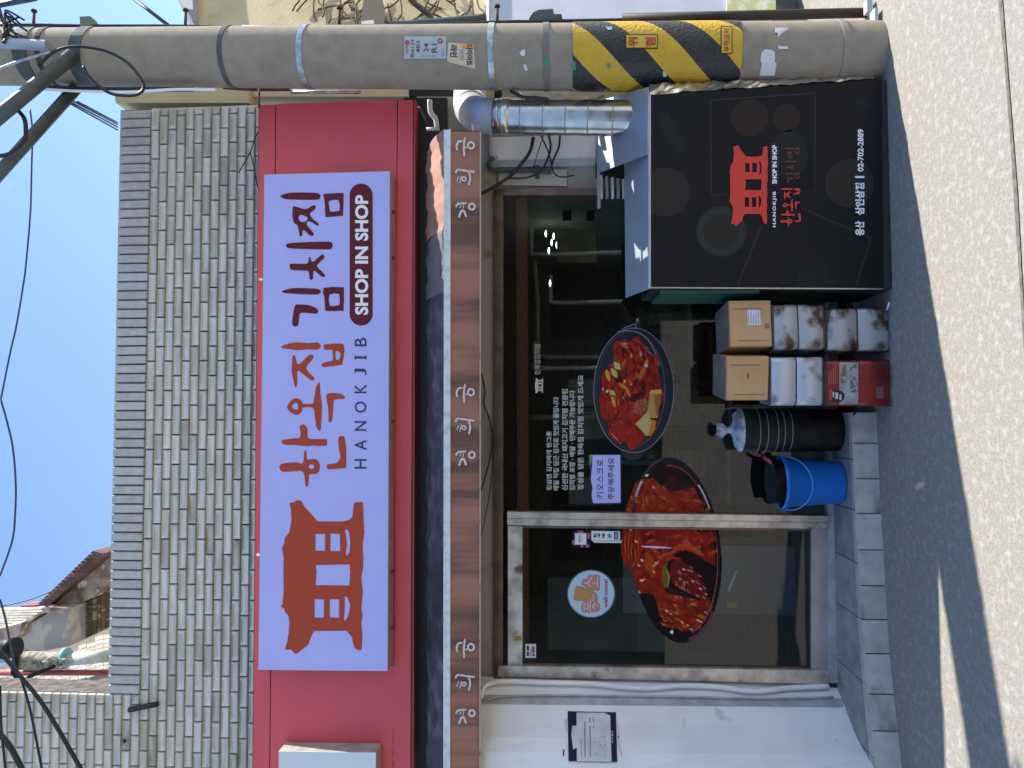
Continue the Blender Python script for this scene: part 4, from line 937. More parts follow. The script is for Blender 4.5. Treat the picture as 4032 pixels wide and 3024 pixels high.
MB().prism([(cx-.135,4.16,0),(cx-.115,4.16,0),(cx-.115,4.52,0),(cx-.135,4.52,0)],(0,0,zt5-.02)).build('plywood_strip',mat('dirty_plywood',(.17,.125,.085),.8),label='dirty plywood strip standing along the left side of the red tin',cat='board')
MB().box(P(3468,1600,4.14).x,P(3468,1200,4.14).x,4.135,4.15,.0,.010).build('metal_runner',M_steel,label='thin metal runner on the street before the tins',cat='rail')
MB().tube([PZ(3491,1222,.012),PZ(3502,1192,.012)],.006,6).build('cigarette_stub',M_white,label='small white stub lying on the street near the cabinet corner',cat='litter')
MB().box(-.05,.05,-.03,.03,0,.02).build('white_scrap',mat('litter_white',(.45,.5,.58),.6),loc=PZ(3450,75,.02),label='crumpled pale litter at the foot of the pole',cat='litter')
MB().box(-.03,.04,-.02,.03,0,.03).build('pale_scrap',mat('litter_pale',(.42,.46,.52),.6),loc=PZ(3430,30,.02),label='second pale litter scrap right of the pole foot',cat='litter')
# black ribbed bin
bc=P(3280,1693,4.56); zt7=P(2922,1693,4.50).z
bn=thing('ribbed_bin','tall black ribbed bin with a grey plastic bag knotted on top, on the step','bin',(bc.x,4.57,TZ+.003))
R_=.131; H=zt7-TZ
MB().lathe([(0,0),(R_*.93,0),(R_*.96,.02),(R_,H*.5),(R_*1.0,H-.01),(R_*.9,H)],(0,0,0),36).build('drum',M_blackp,bn,loc=(bc.x,4.57,TZ+.003))
for sx in (2965,2998,3029,3069,3095,3125,3188):
    zz=P(sx,1693,4.44).z-TZ; t=zz
    mb=MB(); mb.lathe([(R_+.000,-.003),(R_+.004,0),(R_+.000,.003)],(0,0,zz),36); mb.build('rib',M_ringl if sx not in(2965,3188) else M_blackp,bn,loc=(bc.x,4.57,TZ+.003))
mb=MB(); seg=28; prof=[(R_*.98,-.02),(R_*1.01,.0),(R_*.7,.02),(R_*.35,.03),(R_*.16,.05),(R_*.13,.075),(R_*.34,.11),(R_*.2,.125),(0,.12)]
vs=[]
for i,(r,z) in enumerate(prof):
    for k in range(seg):
        a=2*math.pi*k/seg; rr=r*(1+.16*math.sin(k*2.3+i)+.1*math.sin(k*4.1)); 
        if i<2: rr=r
        vs.append((rr*math.cos(a),rr*math.sin(a),z+.008*math.sin(k*1.7+i*2)))
mb.add(vs,[(i*seg+k,i*seg+(k+1)%seg,(i+1)*seg+(k+1)%seg,(i+1)*seg+k) for i in range(len(prof)-1) for k in range(seg)],True)
mb.build('plastic_bag',M_bag,bn,loc=(bc.x,4.57,TZ+.003+H))
# blue bucket
kc=P(3290,1900,4.56); kc=Vector((kc.x,4.555,TZ+.004)); HB=P(3098,1900,4.42).z-TZ
bk=thing('blue_bucket','blue plastic bucket with its thin handle hanging down, on the step by the door','bucket',kc)
MB().lathe([(0,.003),(.118,0),(.122,.01),(.148,HB-.025),(.155,HB-.022),(.155,HB),(.148,HB),(.142,HB-.03),(.113,.012),(0,.012)],(0,0,0),44).build('pail',M_blue,bk,loc=kc)
hp=[]
for i in range(19):
    a=math.pi*i/18; hp.append((.158*math.cos(a),-.06-.125*math.sin(a),HB-.02-.115*math.sin(a)))
hp[0]=(.158,-.0,HB-.014); hp[-1]=(-.158,-.0,HB-.014)
MB().tube([Vector(p) for p in hp],.0032,6).build('handle',M_bluel,bk,loc=kc)
for s_ in (-1,1): MB().box(s_*.156-.008,s_*.156+.008,-.014,.014,HB-.045,HB-.008).build('lug',M_blue,bk,loc=kc)
kp=kc+Vector((0.005,.0,HB-.10))
pt=thing('dark_pot','dark pot sitting inside the blue bucket, rim sticking out','pot',kp)
MB().lathe([(0,.0),(.11,0),(.128,.05),(.132,.15),(.138,.155),(.12,.152),(.0,.09)],(0,0,0),32).build('bowl',M_blackp,pt,loc=kp)
MB().tube([kp+Vector((.09,-.02,.11)),kp+Vector((.15,-.03,.20))],.012,8).build('red_handle',M_redp,pt)
MB().tube([kp+Vector((.14,-.03,.185)),kp+Vector((.19,-.02,.235))],.008,8).build('grip_end',M_blackp,pt)

# ================= PRINTS AND STICKERS ON THE GLASS =================
M_food=mat('food_print',(.2,.02,.01),.6,attr='Col',spec=.15)
class Canvas:
    def __init__(s,x0,x1,y0,y1,st):
        s.xs=np.arange(x0,x1+st,st); s.ys=np.arange(y0,y1+st,st); s.X,s.Y=np.meshgrid(s.xs,s.ys); s.C=np.zeros(s.X.shape+(3,)); s.N=rng.random(s.X.shape)
    def field(s,k,seed): 
        r=np.random.default_rng(seed); out=np.zeros(s.X.shape)
        for i in range(10):
            a=r.uniform(0,6.28); f=r.uniform(.5,1.6)/k; out+=np.sin((s.X*np.cos(a)+s.Y*np.sin(a))*f+r.uniform(0,6.28))
        return out/3.2
    def blend(s,m,c): m=np.clip(m,0,1)[...,None]; s.C=s.C*(1-m)+np.array(c)*m
    def cap(s,x0,y0,x1,y1,w,c,al=1.,soft=5.,wob=0,bend=0):
        dx,dy=x1-x0,y1-y0; L=dx*dx+dy*dy+1e-6; t=np.clip(((s.X-x0)*dx+(s.Y-y0)*dy)/L,0,1)
        px=x0+t*dx-dy*bend*np.sin(np.pi*t); py=y0+t*dy+dx*bend*np.sin(np.pi*t)
        d=np.hypot(s.X-px,s.Y-py); ww=w*(.45+.55*np.sin(np.pi*np.clip(t,.05,.95)))
        pass
        s.blend(al*np.clip((ww-d)/soft+.5,0,1),c)
    def poly(s,pts,c,al=1.,f=None):
        m=np.zeros(s.X.shape,bool); n=len(pts)
        for i in range(n):
            (xa,ya),(xb,yb)=pts[i],pts[(i+1)%n]
            cond=((ya>s.Y)!=(yb>s.Y))&(s.X<(xb-xa)*(s.Y-ya)/(yb-ya+1e-9)+xa); m^=cond
        s.blend(m*al*(1 if f is None else f),c)
    def build(s,mask,fn,name,par,m=M_food):
        s.C=np.clip(s.C,0,1)**1.26*(1.5 if par['label'].startswith('round') else 1.25)
        idx=-np.ones(s.X.shape,int); vs=[];cs=[]
        ii=np.argwhere(mask)
        for k,(i,j) in enumerate(ii): idx[i,j]=k; vs.append(tuple(fn(s.X[i,j],s.Y[i,j]))); cs.append((*s.C[i,j],1))
        a,b,c,d=idx[:-1,:-1],idx[:-1,1:],idx[1:,1:],idx[1:,:-1]; ok=(a>=0)&(b>=0)&(c>=0)&(d>=0)
        fs=np.stack([a[ok],b[ok],c[ok],d[ok]],1).tolist()
        me=bpy.data.meshes.new(name); me.from_pydata(vs,[],fs); me.materials.append(m)
        at=me.color_attributes.new('Col','FLOAT_COLOR','POINT'); at.data.foreach_set('color',np.array(cs,dtype=np.float32).ravel())
        return link(name,me,par)
def rc(): 
    return random.choice([(.26,.028,.016),(.34,.05,.018),(.20,.015,.012),(.42,.10,.03),(.11,.010,.010),(.30,.035,.02),(.38,.07,.03)])
# --- pan one: red stew with tofu
c6=lambda x,y:(2250+x/2.553,1200+y/2.553); g6=lambda dy:(lambda x,y: P(*c6(x,y),WIN-.004-dy))
f1=thing('stew_print','round print of red kimchi stew with tofu in a black pan on the big pane','poster',P(2500,1550,WIN-.004))
M_pan=mat('print_pan_black',(.022,.022,.032),.6,spec=.15); M_rim=mat('print_rim_grey',(.22,.22,.25),.4); M_rim2=mat('print_rim_dark',(.06,.06,.075),.4)
el=lambda cx,cy,rx,ry,n=72,tl=0: [(cx+rx*math.cos(a)*math.cos(tl)-ry*math.sin(a)*math.sin(tl),cy+rx*math.cos(a)*math.sin(tl)+ry*math.sin(a)*math.cos(tl)) for a in [2*math.pi*i/n for i in range(n)]]
flat([([(455,290),(480,250),(560,205),(640,183),(690,190),(700,245),(760,285)],[])],g6(0)).build('handle',M_pan,f1)
flat([([(500,1440),(510,1520),(560,1555),(640,1560),(710,1540),(730,1490),(760,1440)],[])],g6(0)).build('handle',M_pan,f1)
flat([(el(626,860,404,628),[])],g6(.0006)).build('pan',M_pan,f1)
flat([(el(626,860,405,629),[el(626,860,399,623)])],g6(.0012)).build('rim_line',M_rim,f1)
flat([(el(600,850,345,590),[el(596,852,339,584)])],g6(.0012)).build('inner_rim_line',M_rim2,f1)
arc=[(460,275),(540,262),(640,270),(720,310),(790,380),(860,520),(885,620)]
flat([(stroke(arc,9),[]),(stroke([(640,245),(645,195),(600,205),(520,240)],8),[])],g6(.0018)).build('rim_highlight',M_rim,f1)
cv=Canvas(262,930,320,1450,5.2)
cv.C[:]=(.27,.024,.015); n1=cv.field(28,1); n2=cv.field(11,2); cv.blend(np.clip(n1*.5,0,.6),(.12,.012,.010)); cv.blend(np.clip(-n2*.3,0,.5),(.36,.05,.025))
for _ in range(150):
    x,y=random.uniform(290,900),random.uniform(340,1080); a=random.gauss(1.35,.45); L=random.uniform(30,110)
    cv.cap(x,y,x+L*math.cos(a),y+L*math.sin(a),random.uniform(6,20),rc(),random.uniform(.5,.95),5,0,random.uniform(-.25,.25))
for _ in range(60):
    x,y=random.uniform(430,820),random.uniform(400,950); a=random.gauss(1.5,.4); L=random.uniform(30,90)
    cv.cap(x,y,x+L*math.cos(a),y+L*math.sin(a),random.uniform(5,13),(.05,.012,.014),.75,7,0,.1)
cv.poly([(600,910),(700,870),(720,900),(640,980),(590,960)],(.03,.012,.016),.9); cv.poly([(440,720),(490,700),(530,780),(470,800),(435,760)],(.03,.012,.016),.8)
for x0,y0,x1,y1,wd,cc_ in [(440,590,480,640,30,(.38,.42,.22)),(410,650,450,720,26,(.42,.40,.12)),(350,660,380,760,20,(.45,.30,.05)),(395,870,430,900,24,(.35,.38,.14)),(410,930,435,1020,18,(.36,.33,.05)),
    (370,860,350,880,9,(.6,.6,.6)),(500,390,560,430,18,(.36,.17,.07)),(520,385,560,395,10,(.42,.25,.12)),(690,460,700,520,10,(.52,.30,.10)),(670,420,690,470,9,(.38,.10,.03)),(760,560,745,620,18,(.52,.27,.08)),(740,610,690,740,24,(.42,.14,.03)),
    (740,600,765,620,12,(.62,.5,.38)),(780,470,800,490,8,(.6,.35,.4)),(540,760,525,785,9,(.62,.42,.15)),(480,790,560,850,16,(.46,.20,.07)),(545,830,590,920,14,(.48,.20,.07)),(600,490,600,530,10,(.5,.25,.1)),(595,790,600,810,7,(.6,.35,.25)),(310,830,320,860,7,(.6,.4,.35)),(470,940,475,1020,8,(.48,.12,.07)),(520,925,530,950,6,(.6,.2,.15))]:
    cv.cap(x0,y0,x1,y1,wd,cc_,.9,7)
cv.poly([(620,1000),(720,940),(770,960),(760,1060),(690,1110),(620,1080)],(.28,.085,.055),.85); 
for _ in range(25): x,y=random.uniform(630,760),random.uniform(950,1090); cv.cap(x,y,x+12,y+8,4,(.45,.22,.16),.7,4)
# tofu
cv.poly([(780,900),(800,860),(905,850),(905,895),(830,900)],(.52,.30,.10)); cv.poly([(785,900),(905,900),(880,1140),(770,1140),(760,1080)],(.30,.13,.045)); cv.poly([(785,905),(830,905),(850,1100),(870,1140),(775,1140),(765,1075)],(.40,.27,.10),.9)
cv.poly([(645,1200),(760,1075),(810,1150),(770,1335)],(.42,.33,.14)); cv.poly([(770,1335),(810,1145),(850,1170),(850,1230),(800,1320)],(.45,.19,.04)); cv.poly([(780,1140),(880,1140),(870,1160),(800,1155)],(.03,.01,.01))
for _ in range(26): x,y=random.uniform(350,620),random.uniform(1050,1300); cv.cap(x,y,x+random.uniform(-8,8),y+10,random.uniform(2,5),(.5,.16,.12),.7,4)
cv.cap(490,1395,570,1415,22,(.35,.12,.05),.9); cv.cap(515,1395,550,1412,11,(.85,.75,.55),.95,4); cv.cap(400,1290,470,1370,5,(.55,.3,.15),.7,5)
for _ in range(40): x,y=random.uniform(700,820),random.uniform(370,500); cv.cap(x,y,x+8,y+14,3.5,random.choice([(.5,.2,.2),(.4,.08,.05)]),.7,4)
cv.C*= (1+.22*(cv.N[...,None]-.5))
u=(cv.X-598)/316; v=(cv.Y-880)/552; wob=.05*np.sin(np.arctan2(v,u)*9+1)+.03*np.sin(np.arctan2(v,u)*17)
left=np.where((cv.X<420)&(cv.Y<800),(800-cv.Y)/1400,0)
cv.build((u*u+v*v)<(1+wob-left*1.1)**2,g6(.0024),'stew',f1)
# --- pan two: braised kimchi, printed across the mullion
c7=lambda x,y:(2400+x/1.952,1750+y/1.952)
cv=Canvas(80,880,95,1530,5.6)
cv.C[:]=(.028,.014,.015)
n1=cv.field(30,5); n2=cv.field(10,6)
food=np.zeros(cv.X.shape)
cv.poly([(190,300),(260,265),(340,262),(400,320),(470,360),(560,350),(650,330),(720,480),(790,640),(815,930),(740,900),(700,870),(640,830),(540,815),(480,860),(440,930),(420,900),(460,1100),(560,1160),(700,1150),(770,1180),(790,1250),(700,1370),(620,1440),(520,1420),(430,1370),(380,1300),(360,1200),(330,1150),(230,1140),(190,1060),(160,965),(110,930),(85,820),(100,620),(130,480)],(.28,.045,.018),1)
base=cv.C.copy(); fm=(cv.C[...,0]>.2)
cv.blend(np.clip(n2*.35+.1,0,.7)*fm,(.40,.09,.03)); cv.blend(np.clip(n1*.4,0,.7)*fm,(.13,.018,.010))
def st7(x0,y0,x1,y1,w_,c,al=.9,b=0): cv.cap(x0,y0,x1,y1,w_,c,al,6,0,b)
for _ in range(170):
    x,y=random.uniform(110,760),random.uniform(290,900); a=random.choice([random.gauss(.3,.5),random.gauss(1.5,.3) if x<280 else random.gauss(-.5,.5)]); L=random.uniform(30,110)
    if x<250 and y>600: a=random.gauss(1.52,.08); L=random.uniform(120,220)
    if y+L*math.sin(a)>940: continue
    st7(x,y,x+L*math.cos(a),y+L*math.sin(a),random.uniform(4,14),random.choice([(.34,.055,.02),(.42,.10,.03),(.16,.02,.012),(.36,.07,.025),(.10,.012,.01),(.47,.17,.06)]),.75,random.uniform(-.2,.2))
for _ in range(90):
    x,y=random.uniform(380,760),random.uniform(1150,1400); a=random.gauss(.6,.4); L=random.uniform(25,70)
    st7(x,y,x+L*math.cos(a),y+L*math.sin(a),random.uniform(4,12),random.choice([(.30,.055,.02),(.44,.13,.03),(.14,.03,.012),(.26,.10,.03),(.5,.25,.07)]),.75)
for x0 in (110,135,160,185,210): st7(x0+10,650,x0,930-abs(160-x0)*1.2,5,(.12,.016,.01),.85,.03); st7(x0+20,650,x0+12,900,4,(.46,.14,.06),.6,.03)
cv.poly([(530,830),(590,815),(660,840),(700,880),(690,930),(810,945),(815,1050),(790,1180),(700,1150),(610,980),(560,920)],(.035,.014,.016),.95)
cv.poly([(400,310),(450,270),(640,300),(650,330),(560,345),(470,350)],(.05,.022,.022),.9)
cv.poly([(470,920),(500,880),(560,900),(640,960),(700,1040),(755,1150),(745,1190),(690,1190),(600,1130),(500,1090),(460,1000)],(.20,.035,.022),.95)
for _ in range(70): x,y=random.uniform(500,740),random.uniform(930,1180); st7(x,y,x+random.uniform(8,30),y+random.uniform(8,30),random.uniform(2,6),random.choice([(.55,.30,.26),(.38,.07,.04),(.3,.05,.03),(.62,.45,.42)]),.75 if y>(.8*x+440) else .0)
st7(430,930,430,1100,22,(.20,.22,.05),.9,.05); st7(440,960,445,1090,9,(.34,.38,.10),.9,-.1); cv.poly([(420,1100),(560,1120),(700,1180),(690,1200),(560,1170),(430,1140)],(.04,.018,.015),.8)
st7(290,850,330,1000,40,(.40,.14,.035),.7); st7(500,800,640,795,22,(.46,.16,.05),.8,-.1); st7(640,800,720,850,16,(.50,.18,.06),.8); st7(380,870,500,820,12,(.5,.2,.09),.7)
for x,y in [(285,240),(700,1360),(740,1290),(560,1370),(600,1390),(680,1350),(630,1420),(360,910),(340,980),(245,1045),(250,890),(225,930),(570,960),(640,1050),(700,1110),(740,1150),(440,1280),(470,1300),(205,745),(160,655),(340,330)]:
    st7(x-8,y-4,x+8,y+5,random.uniform(4,8),(.72,.62,.50),.9)
st7(215,1130,235,1140,12,(.75,.45,.35),.8); st7(330,940,380,900,6,(.7,.5,.42),.8); st7(235,1050,270,1035,6,(.8,.7,.62),.9)
st7(455,1430,500,1450,2,(.0,.0,.0),0)
cv.C*=(1+.22*(cv.N[...,None]-.5))
tilt=-.10; dx,dy=cv.X-508,cv.Y-812
u=(dx*math.cos(tilt)+dy*math.sin(tilt)); v=(-dx*math.sin(tilt)+dy*math.cos(tilt)); rr=(u/352)**2+(v/722)**2
cv.C*=np.array((1.,.78,.75)); pan=(rr<1); col=cv.C
def cb(m,c): 
    global col
    cv.blend(m,c)
cb(((rr>.80)&(rr<.835)&(u>0)&(v<560))*.75,(.24,.075,.065)); cb(((rr>.86)&(rr<1)&(u>-40))*.9,(.03,.026,.030)); out=(rr<1.0); cb(((rr>.93)&out&(u<-40)&(v<-330))*.9,(.10,.06,.062)); cb(((rr>.975)&out)*.8,(.10,.09,.10))
cb(((rr>.80)&(rr<.835)&(v>0)&(u>60))*.9,(.33,.13,.13)); cb(((rr>.83)&(rr<.87)&(u>150)&(v>-480)&(v<-290))*1.,(.55,.52,.54)); cb(((rr>.9)&(rr<.96)&(u<-200)&(v>-560)&(v<-440))*1.,(.45,.38,.40)); cb(((rr>.9)&(rr<.99)&(v>500)&(u>30))*.8,(.22,.11,.12))
ddot=np.hypot(cv.X-478,cv.Y-1442); cb(np.clip((15-ddot)/4,0,1),(.55,.62,.60)); cv.cap(250,785,470,795,7,(.62,.52,.60),.95,4); cv.cap(275,243,297,232,6,(.8,.8,.8),.95,3)
over=pan|((fm)&(cv.X<300)&(cv.Y<1160))
f2=thing('braise_print','right part of the braised kimchi pan print, on the big pane beside the mullion','poster',P(2600,1900,WIN-.004))
cv.build(over&(cv.Y<527),lambda x,y:P(*c7(x,y),WIN-.004),'pan_print',f2)
f3=thing('braise_print','left and larger part of the braised kimchi pan print, on the sliding door glass','poster',P(2600,2300,WIN-.024))
cv.build(over&(cv.Y>640),lambda x,y:P(*c7(x,y),WIN-.024),'pan_print',f3)
# kiosk notice
nb=thing('order_notice','white notice with blue Korean lettering asking to order at the kiosk, between the prints','notice',P(2390,1885,WIN-.004))
g9=lambda x,y:P(1900+x/2.765,1750+y/2.765,WIN-.006); g9b=lambda x,y:P(1900+x/2.765,1750+y/2.765,WIN-.0075); g9c=lambda x,y:P(1900+x/2.765,1750+y/2.765,WIN-.0045)
flat([([(1160,105),(1510,105),(1510,650),(1180,650),(1175,400),(1160,200)],[])],g9c).build('dark_backing',mat('purple_black',(.02,.012,.03),.5),nb)
flat([([(1200,115),(1498,115),(1503,635),(1205,640),(1188,560),(1198,480),(1180,380),(1192,240)],[])],g9).build('sheet',M_signface,nb)
flat([([(1160,115),(1205,112),(1188,200),(1165,230)],[])],g9).build('green_corner',mat('green_corner',(.08,.25,.06),.5),nb)
text('키오스크로',1318,590,1240,165,g9b,.008,1.1).build('lettering',M_navy,nb); text('주문해주세요',1435,600,1365,145,g9b,.010,1.0).build('lettering',M_navy,nb)
# vinyl lettering, six lines
vl=thing('vinyl_lettering','lines of small white Korean vinyl lettering on the upper part of the big pane','lettering',P(2160,1700,WIN-.004))
cw=lambda x,y:(2050+x/2.553,1300+y/2.553); gV=lambda x,y:P(*cw(x,y),WIN-.004); gV2=lambda x,y:P(*cw(x,y),WIN-.0052)
M_vin=mat('grey_white_vinyl',(.40,.40,.39),.5)
for s_,xb,y0,xt,y1 in (('점심엔 김치찌개 한그릇',310,1612,262,1015),('매일 직접 담근 김치로 맛있게 끓입니다',382,1612,330,670),('신선한 국내산 돼지고기 김치찜 전문점',472,1612,418,592),('김치찜 포장 · 배달 · 단체주문 가능합니다',545,1612,492,605),('정성을 담은 한옥집 김치찜 맛있게 드세요',630,1608,575,450)):
    text(s_,xb+3,y0,xt-3,y1,gV2,.034,1.0).build('lettering',M_vin,vl)
    
text('한옥집김치찜',200,448,140,142,gV2,.02).build('lettering',mat('brown_white_vinyl',(.32,.28,.25),.5),vl)
lgm=lambda p:(142+(p[0]-210)*.127, 480+(p[1]-1145)*.127)
flat([([lgm(p) for p in LOGO[0]],[[lgm(p) for p in h] for h in LOGO[1]])],gV2).build('pavilion_logo',mat('cream_vinyl',(.50,.47,.42),.5),vl)
# door stickers
cs_=lambda x,y:(2200+x/3.317,2000+y/3.317); 
def gS(d): return lambda x,y: P(*cs_(x,y),WIN-.024-d)
t=thing('small_code_sticker','small square pink and navy bordered white sticker on the door, upper right','sticker',P(2285,2120,WIN-.025))
flat([([(185,300),(390,300),(400,320),(400,510),(180,510),(185,470)],[])],gS(0)).build('border',M_navyp,t)
for q in ([(175,420),(215,420),(215,475),(175,475)],[(245,298),(320,298),(320,330),(245,330)],[(375,330),(412,330),(412,400),(375,400)],[(350,480),(398,480),(398,515),(350,515)],[(285,480),(320,480),(320,515),(285,515)]): flat([(q,[])],gS(.0008)).build('pink_mark',mat('pink_print',(.38,.10,.12),.5),t)
flat([([(212,332),(360,332),(360,480),(212,480)],[])],gS(.0016)).build('sheet',M_paper,t); flat([([(264,355),(283,355),(283,455),(264,455)],[]),([(300,385),(306,385),(306,440),(300,440)],[])],gS(.0024)).build('print_line',M_inkgrey,t)
t=thing('blue_strip_sticker','narrow white and blue strip sticker on the door below the square sticker','sticker',P(2385,2110,WIN-.025))
flat([([(425,298),(800,305),(800,425),(428,425)],[])],gS(0)).build('sheet',M_paper,t)
flat([([(435,428),(818,432),(840,370),(845,430),(820,458),(470,455)],[])],gS(-.0004)).build('torn_paper',M_paperg,t)
flat([([(722,310),(778,315),(778,415),(720,412)],[])],gS(.0008)).build('blue_block',mat('blue_print',(.02,.03,.25),.5),t)
for s_,xb,xt in (('행',500,452),('거',550,507),('래',607,565),('은',690,640)): text(s_,xb,392,xt,335,gS(.0012),.04).build('lettering',M_navy,t)
text('2001',762,402,735,325,gS(.0016)).build('lettering',M_paper,t)
t=thing('welcome_sticker','round pale blue welcome sticker with green rim and pink bubble letters on the door','sticker',P(2327,2337,WIN-.025))
flat([(el(425,1120,318,318),[])],gS(0)).build('rim',mat('dark_green_rim',(.02,.10,.07),.4),t); flat([(el(423,1122,301,303),[])],gS(.0008)).build('disc',mat('pale_blue_print',(.40,.52,.66),.45),t)
Mbr=mat('brown_pink_print',(.42,.20,.16),.5); Mpk=mat('pink_fill',(.66,.50,.58),.5); Mgo=mat('ochre_print',(.42,.22,.07),.5)
flat([([(300,960),(320,930),(370,920),(385,880),(410,868),(440,880),(480,870),(525,875),(540,910),(538,1060),(520,1085),(490,1080),(420,1060),(330,1020),(300,1000)],[]),([(300,1260),(330,1200),(400,1180),(440,1110),(470,1100),(505,1130),(510,1230),(540,1265),(540,1320),(520,1355),(430,1360),(410,1385),(380,1360),(330,1370),(298,1340)],[])],gS(.0016),smooth=2).build('bubble',Mbr,t)
flat([([(215,1035),(250,1018),(310,1030),(380,1050),(440,1040),(470,1060),(440,1120),(400,1190),(300,1215),(220,1210),(185,1180),(205,1120)],[])],gS(.0020),smooth=2).build('ochre_patch',Mgo,t)
mb=MB()
for q in ([(330,970),(370,985),(415,930),(420,905)],[(370,985),(425,1035)],[(505,900),(510,1050)],[(440,985),(500,980)],[(330,1230),(330,1350)],[(385,1225),(385,1345)],[(330,1265),(385,1262)],[(330,1310),(385,1310)],[(415,1190),(415,1375)],[(385,1290),(415,1290)],[(470,1250),(520,1285)],[(470,1320),(445,1285),(470,1250)],[(450,1120),(455,1230)]): flat([(stroke(q,17),[])],gS(.0026),mb)
mb.build('letter',Mpk,t)
text('well come!',640,1305,583,930,gS(.0016),.03).build('lettering',mat('magenta_ink',(.30,.03,.12),.5),t)
t=thing('card_sticker','tiny white payment card sticker at the upper left corner of the door glass','sticker',P(2090,2562,WIN-.025))
c8=lambda x,y:(1900+x/2.291,2300+y/2.291); g8=lambda d:(lambda x,y:P(*c8(x,y),WIN-.024-d))
flat([([(387,540),(482,540),(482,665),(387,665)],[])],g8(0)).build('sheet',M_paper,t)
for q,mm in (([(398,555),(420,555),(420,600),(398,600)],M_ink),([(445,560),(470,560),(470,620),(445,620)],mat('dull_red',(.35,.05,.06),.5)),([(398,610),(420,610),(420,650),(398,650)],mat('blue_print',(.02,.03,.25),.5)),([(430,590),(440,590),(440,650),(430,650)],M_inkgrey),([(450,628),(470,628),(470,652),(450,652)],M_navy)): flat([(q,[])],g8(.0008)).build('print_block',mm,t)
# ================= NOTICE ON THE RETURN WALL =================
cn=lambda x,y:(2180+x/5.122,2700+y/5.122)
def gN(o): return lambda x,y: wallpt(*cn(x,y),o)
t=thing('wall_notice','worn white notice with navy top and bottom bands taped to the white side wall','notice',wallpt(2330,2860,.004))
fine([(282,518),(1255,540),(1282,1540),(300,1525)],gN(.003)).build('navy_card',M_navyp,t)
fine([(1010,552),(1140,605),(1168,1540),(1018,1536)],gN(.005),fine([(460,548),(1010,552),(1018,1536),(470,1525)],gN(.005))).build('sheet',M_paperg,t)
fine([(380,780),(465,775),(470,1290),(395,1292),(358,1000)],gN(.0045)).build('torn_flap',M_paperg,t)
for x0,y0,x1,y1 in ((548,1090,560,1450),(612,730,638,1450),(715,655,742,1440),(785,640,808,880)): fine([(x0,y0),(x1,y0),(x1+12,y1),(x0+12,y1)],gN(.0065)).build('print_line',M_inkgrey,t)
mbx=MB()
for k in range(26):
    x,y_=random.uniform(800,1060),random.uniform(980,1430); fine([(x,y_),(x+random.uniform(10,26),y_),(x+20,y_+random.uniform(20,70)),(x+4,y_+18)],gN(.0065),mbx,1)
mbx.build('faint_print',mat('faint_ink',(.36,.35,.36),.7),t)
text('신고접수',1200,1175,1165,915,gN(.0065),.02).build('lettering',M_paperg,t)
def tape(pts,lab,m=M_paperg,o=.003): fine(pts,gN(o),None,4).build('tape_scrap',m,label=lab,cat='scrap')
tape([(215,680),(275,665),(265,980),(215,780)],'torn grey tape above the navy band of the wall notice, right side')
tape([(192,1290),(218,1290),(210,1420),(185,1430)],'dark scrap at the upper left of the wall notice',M_ink); tape([(1265,645),(1300,660),(1325,1000),(1390,1460),(1310,1420),(1285,900)],'tape remnant beneath the wall notice',M_paperg)
tape([(1292,1020),(1318,1020),(1322,1125),(1295,1130)],'black speck of tape beneath the wall notice',M_ink)
# conduits and sealant in the corner of the door frame
def wc(pts,r,lab,m=M_beige,o=.01):
    ps=[wallpt(a,b,o+r) for a,b in pts]; MB().tube(spath(ps,5),r,8).build('conduit',m,label=lab,cat='pipe')
wc([(1894,2758),(1905,2720),(1940,2700),(2010,2695),(2150,2700),(2330,2705),(2450,2718),(2560,2722),(2680,2712),(2830,2718),(2960,2735),(3100,2722),(3260,2715)],.016,'wavy painted conduit running down the corner beside the door',M_whitewall)
wc([(1900,2772),(2000,2745),(2400,2745),(2700,2750),(3000,2757),(3280,2752)],.006,'thin cable in the corner next to the wavy conduit',M_greytrim)
MB().lathe([(0,0),(.035,.0),(.03,.05),(0,.07)],PZ(3285,2695,TZ+.003),14).build('dirt_clump',mat('dirt',(.06,.05,.045),.9),label='dark dirt clump in the corner below the conduit',cat='dirt')

# ================= NEIGHBOUR ON THE RIGHT =================
nr=thing('cream_house','cream stuccoed house beyond the pole with bare vines, pale panel below','house',(3,5.6,0))
N0=P(1400,60,5.7); NN=Vector((.5,-.87,0)).normalized()
def PN(sx,sy,off=0.):
    d=ray(sx,sy); return CP+d*(((N0-CP).dot(NN)+off)/d.dot(NN))
def nslab(pts,o0,o1,n,m,par=nr,**k): return MB().prism([PN(a,b,o0) for a,b in pts],-NN*(o0-o1)).build(n,m,par,**k)
nslab([(790,345),(760,90),(735,35),(760,-260),(3500,-260),(3500,345)],0,-.2,'wall',M_cream)
nslab([(698,-5),(735,36),(760,36),(745,-260),(690,-260)],.12,-.1,'eave',mat('grey_fascia',(.36,.36,.38),.6))
nslab([(1915,-250),(1925,-250),(1925,110),(1915,110)],.16,.0,'white_edge',M_white)
nslab([(1925,-250),(3040,-250),(3040,110),(1925,110)],.12,.0,'lilac_panel',M_lavender)
nslab([(2860,-250),(3052,-250),(3055,40),(3030,62),(2880,60),(2862,40)],.15,.121,'poster_patch',mat('yellow_green_poster',(.42,.42,.20),.7,0,(.6,.58,.46),9,6,.45,.6))
nslab([(3052,-250),(3400,-250),(3400,90),(3052,90)],.05,.0,'dark_base',mat('blue_black_base',(.03,.045,.05),.7,0,(.10,.13,.13),6,6,.5,.7))
nslab([(1433,-20),(1500,-30),(1520,60),(1510,100),(1423,100),(1425,50)],.25,.05,'air_unit',mat('brown_unit',(.10,.075,.055),.8))
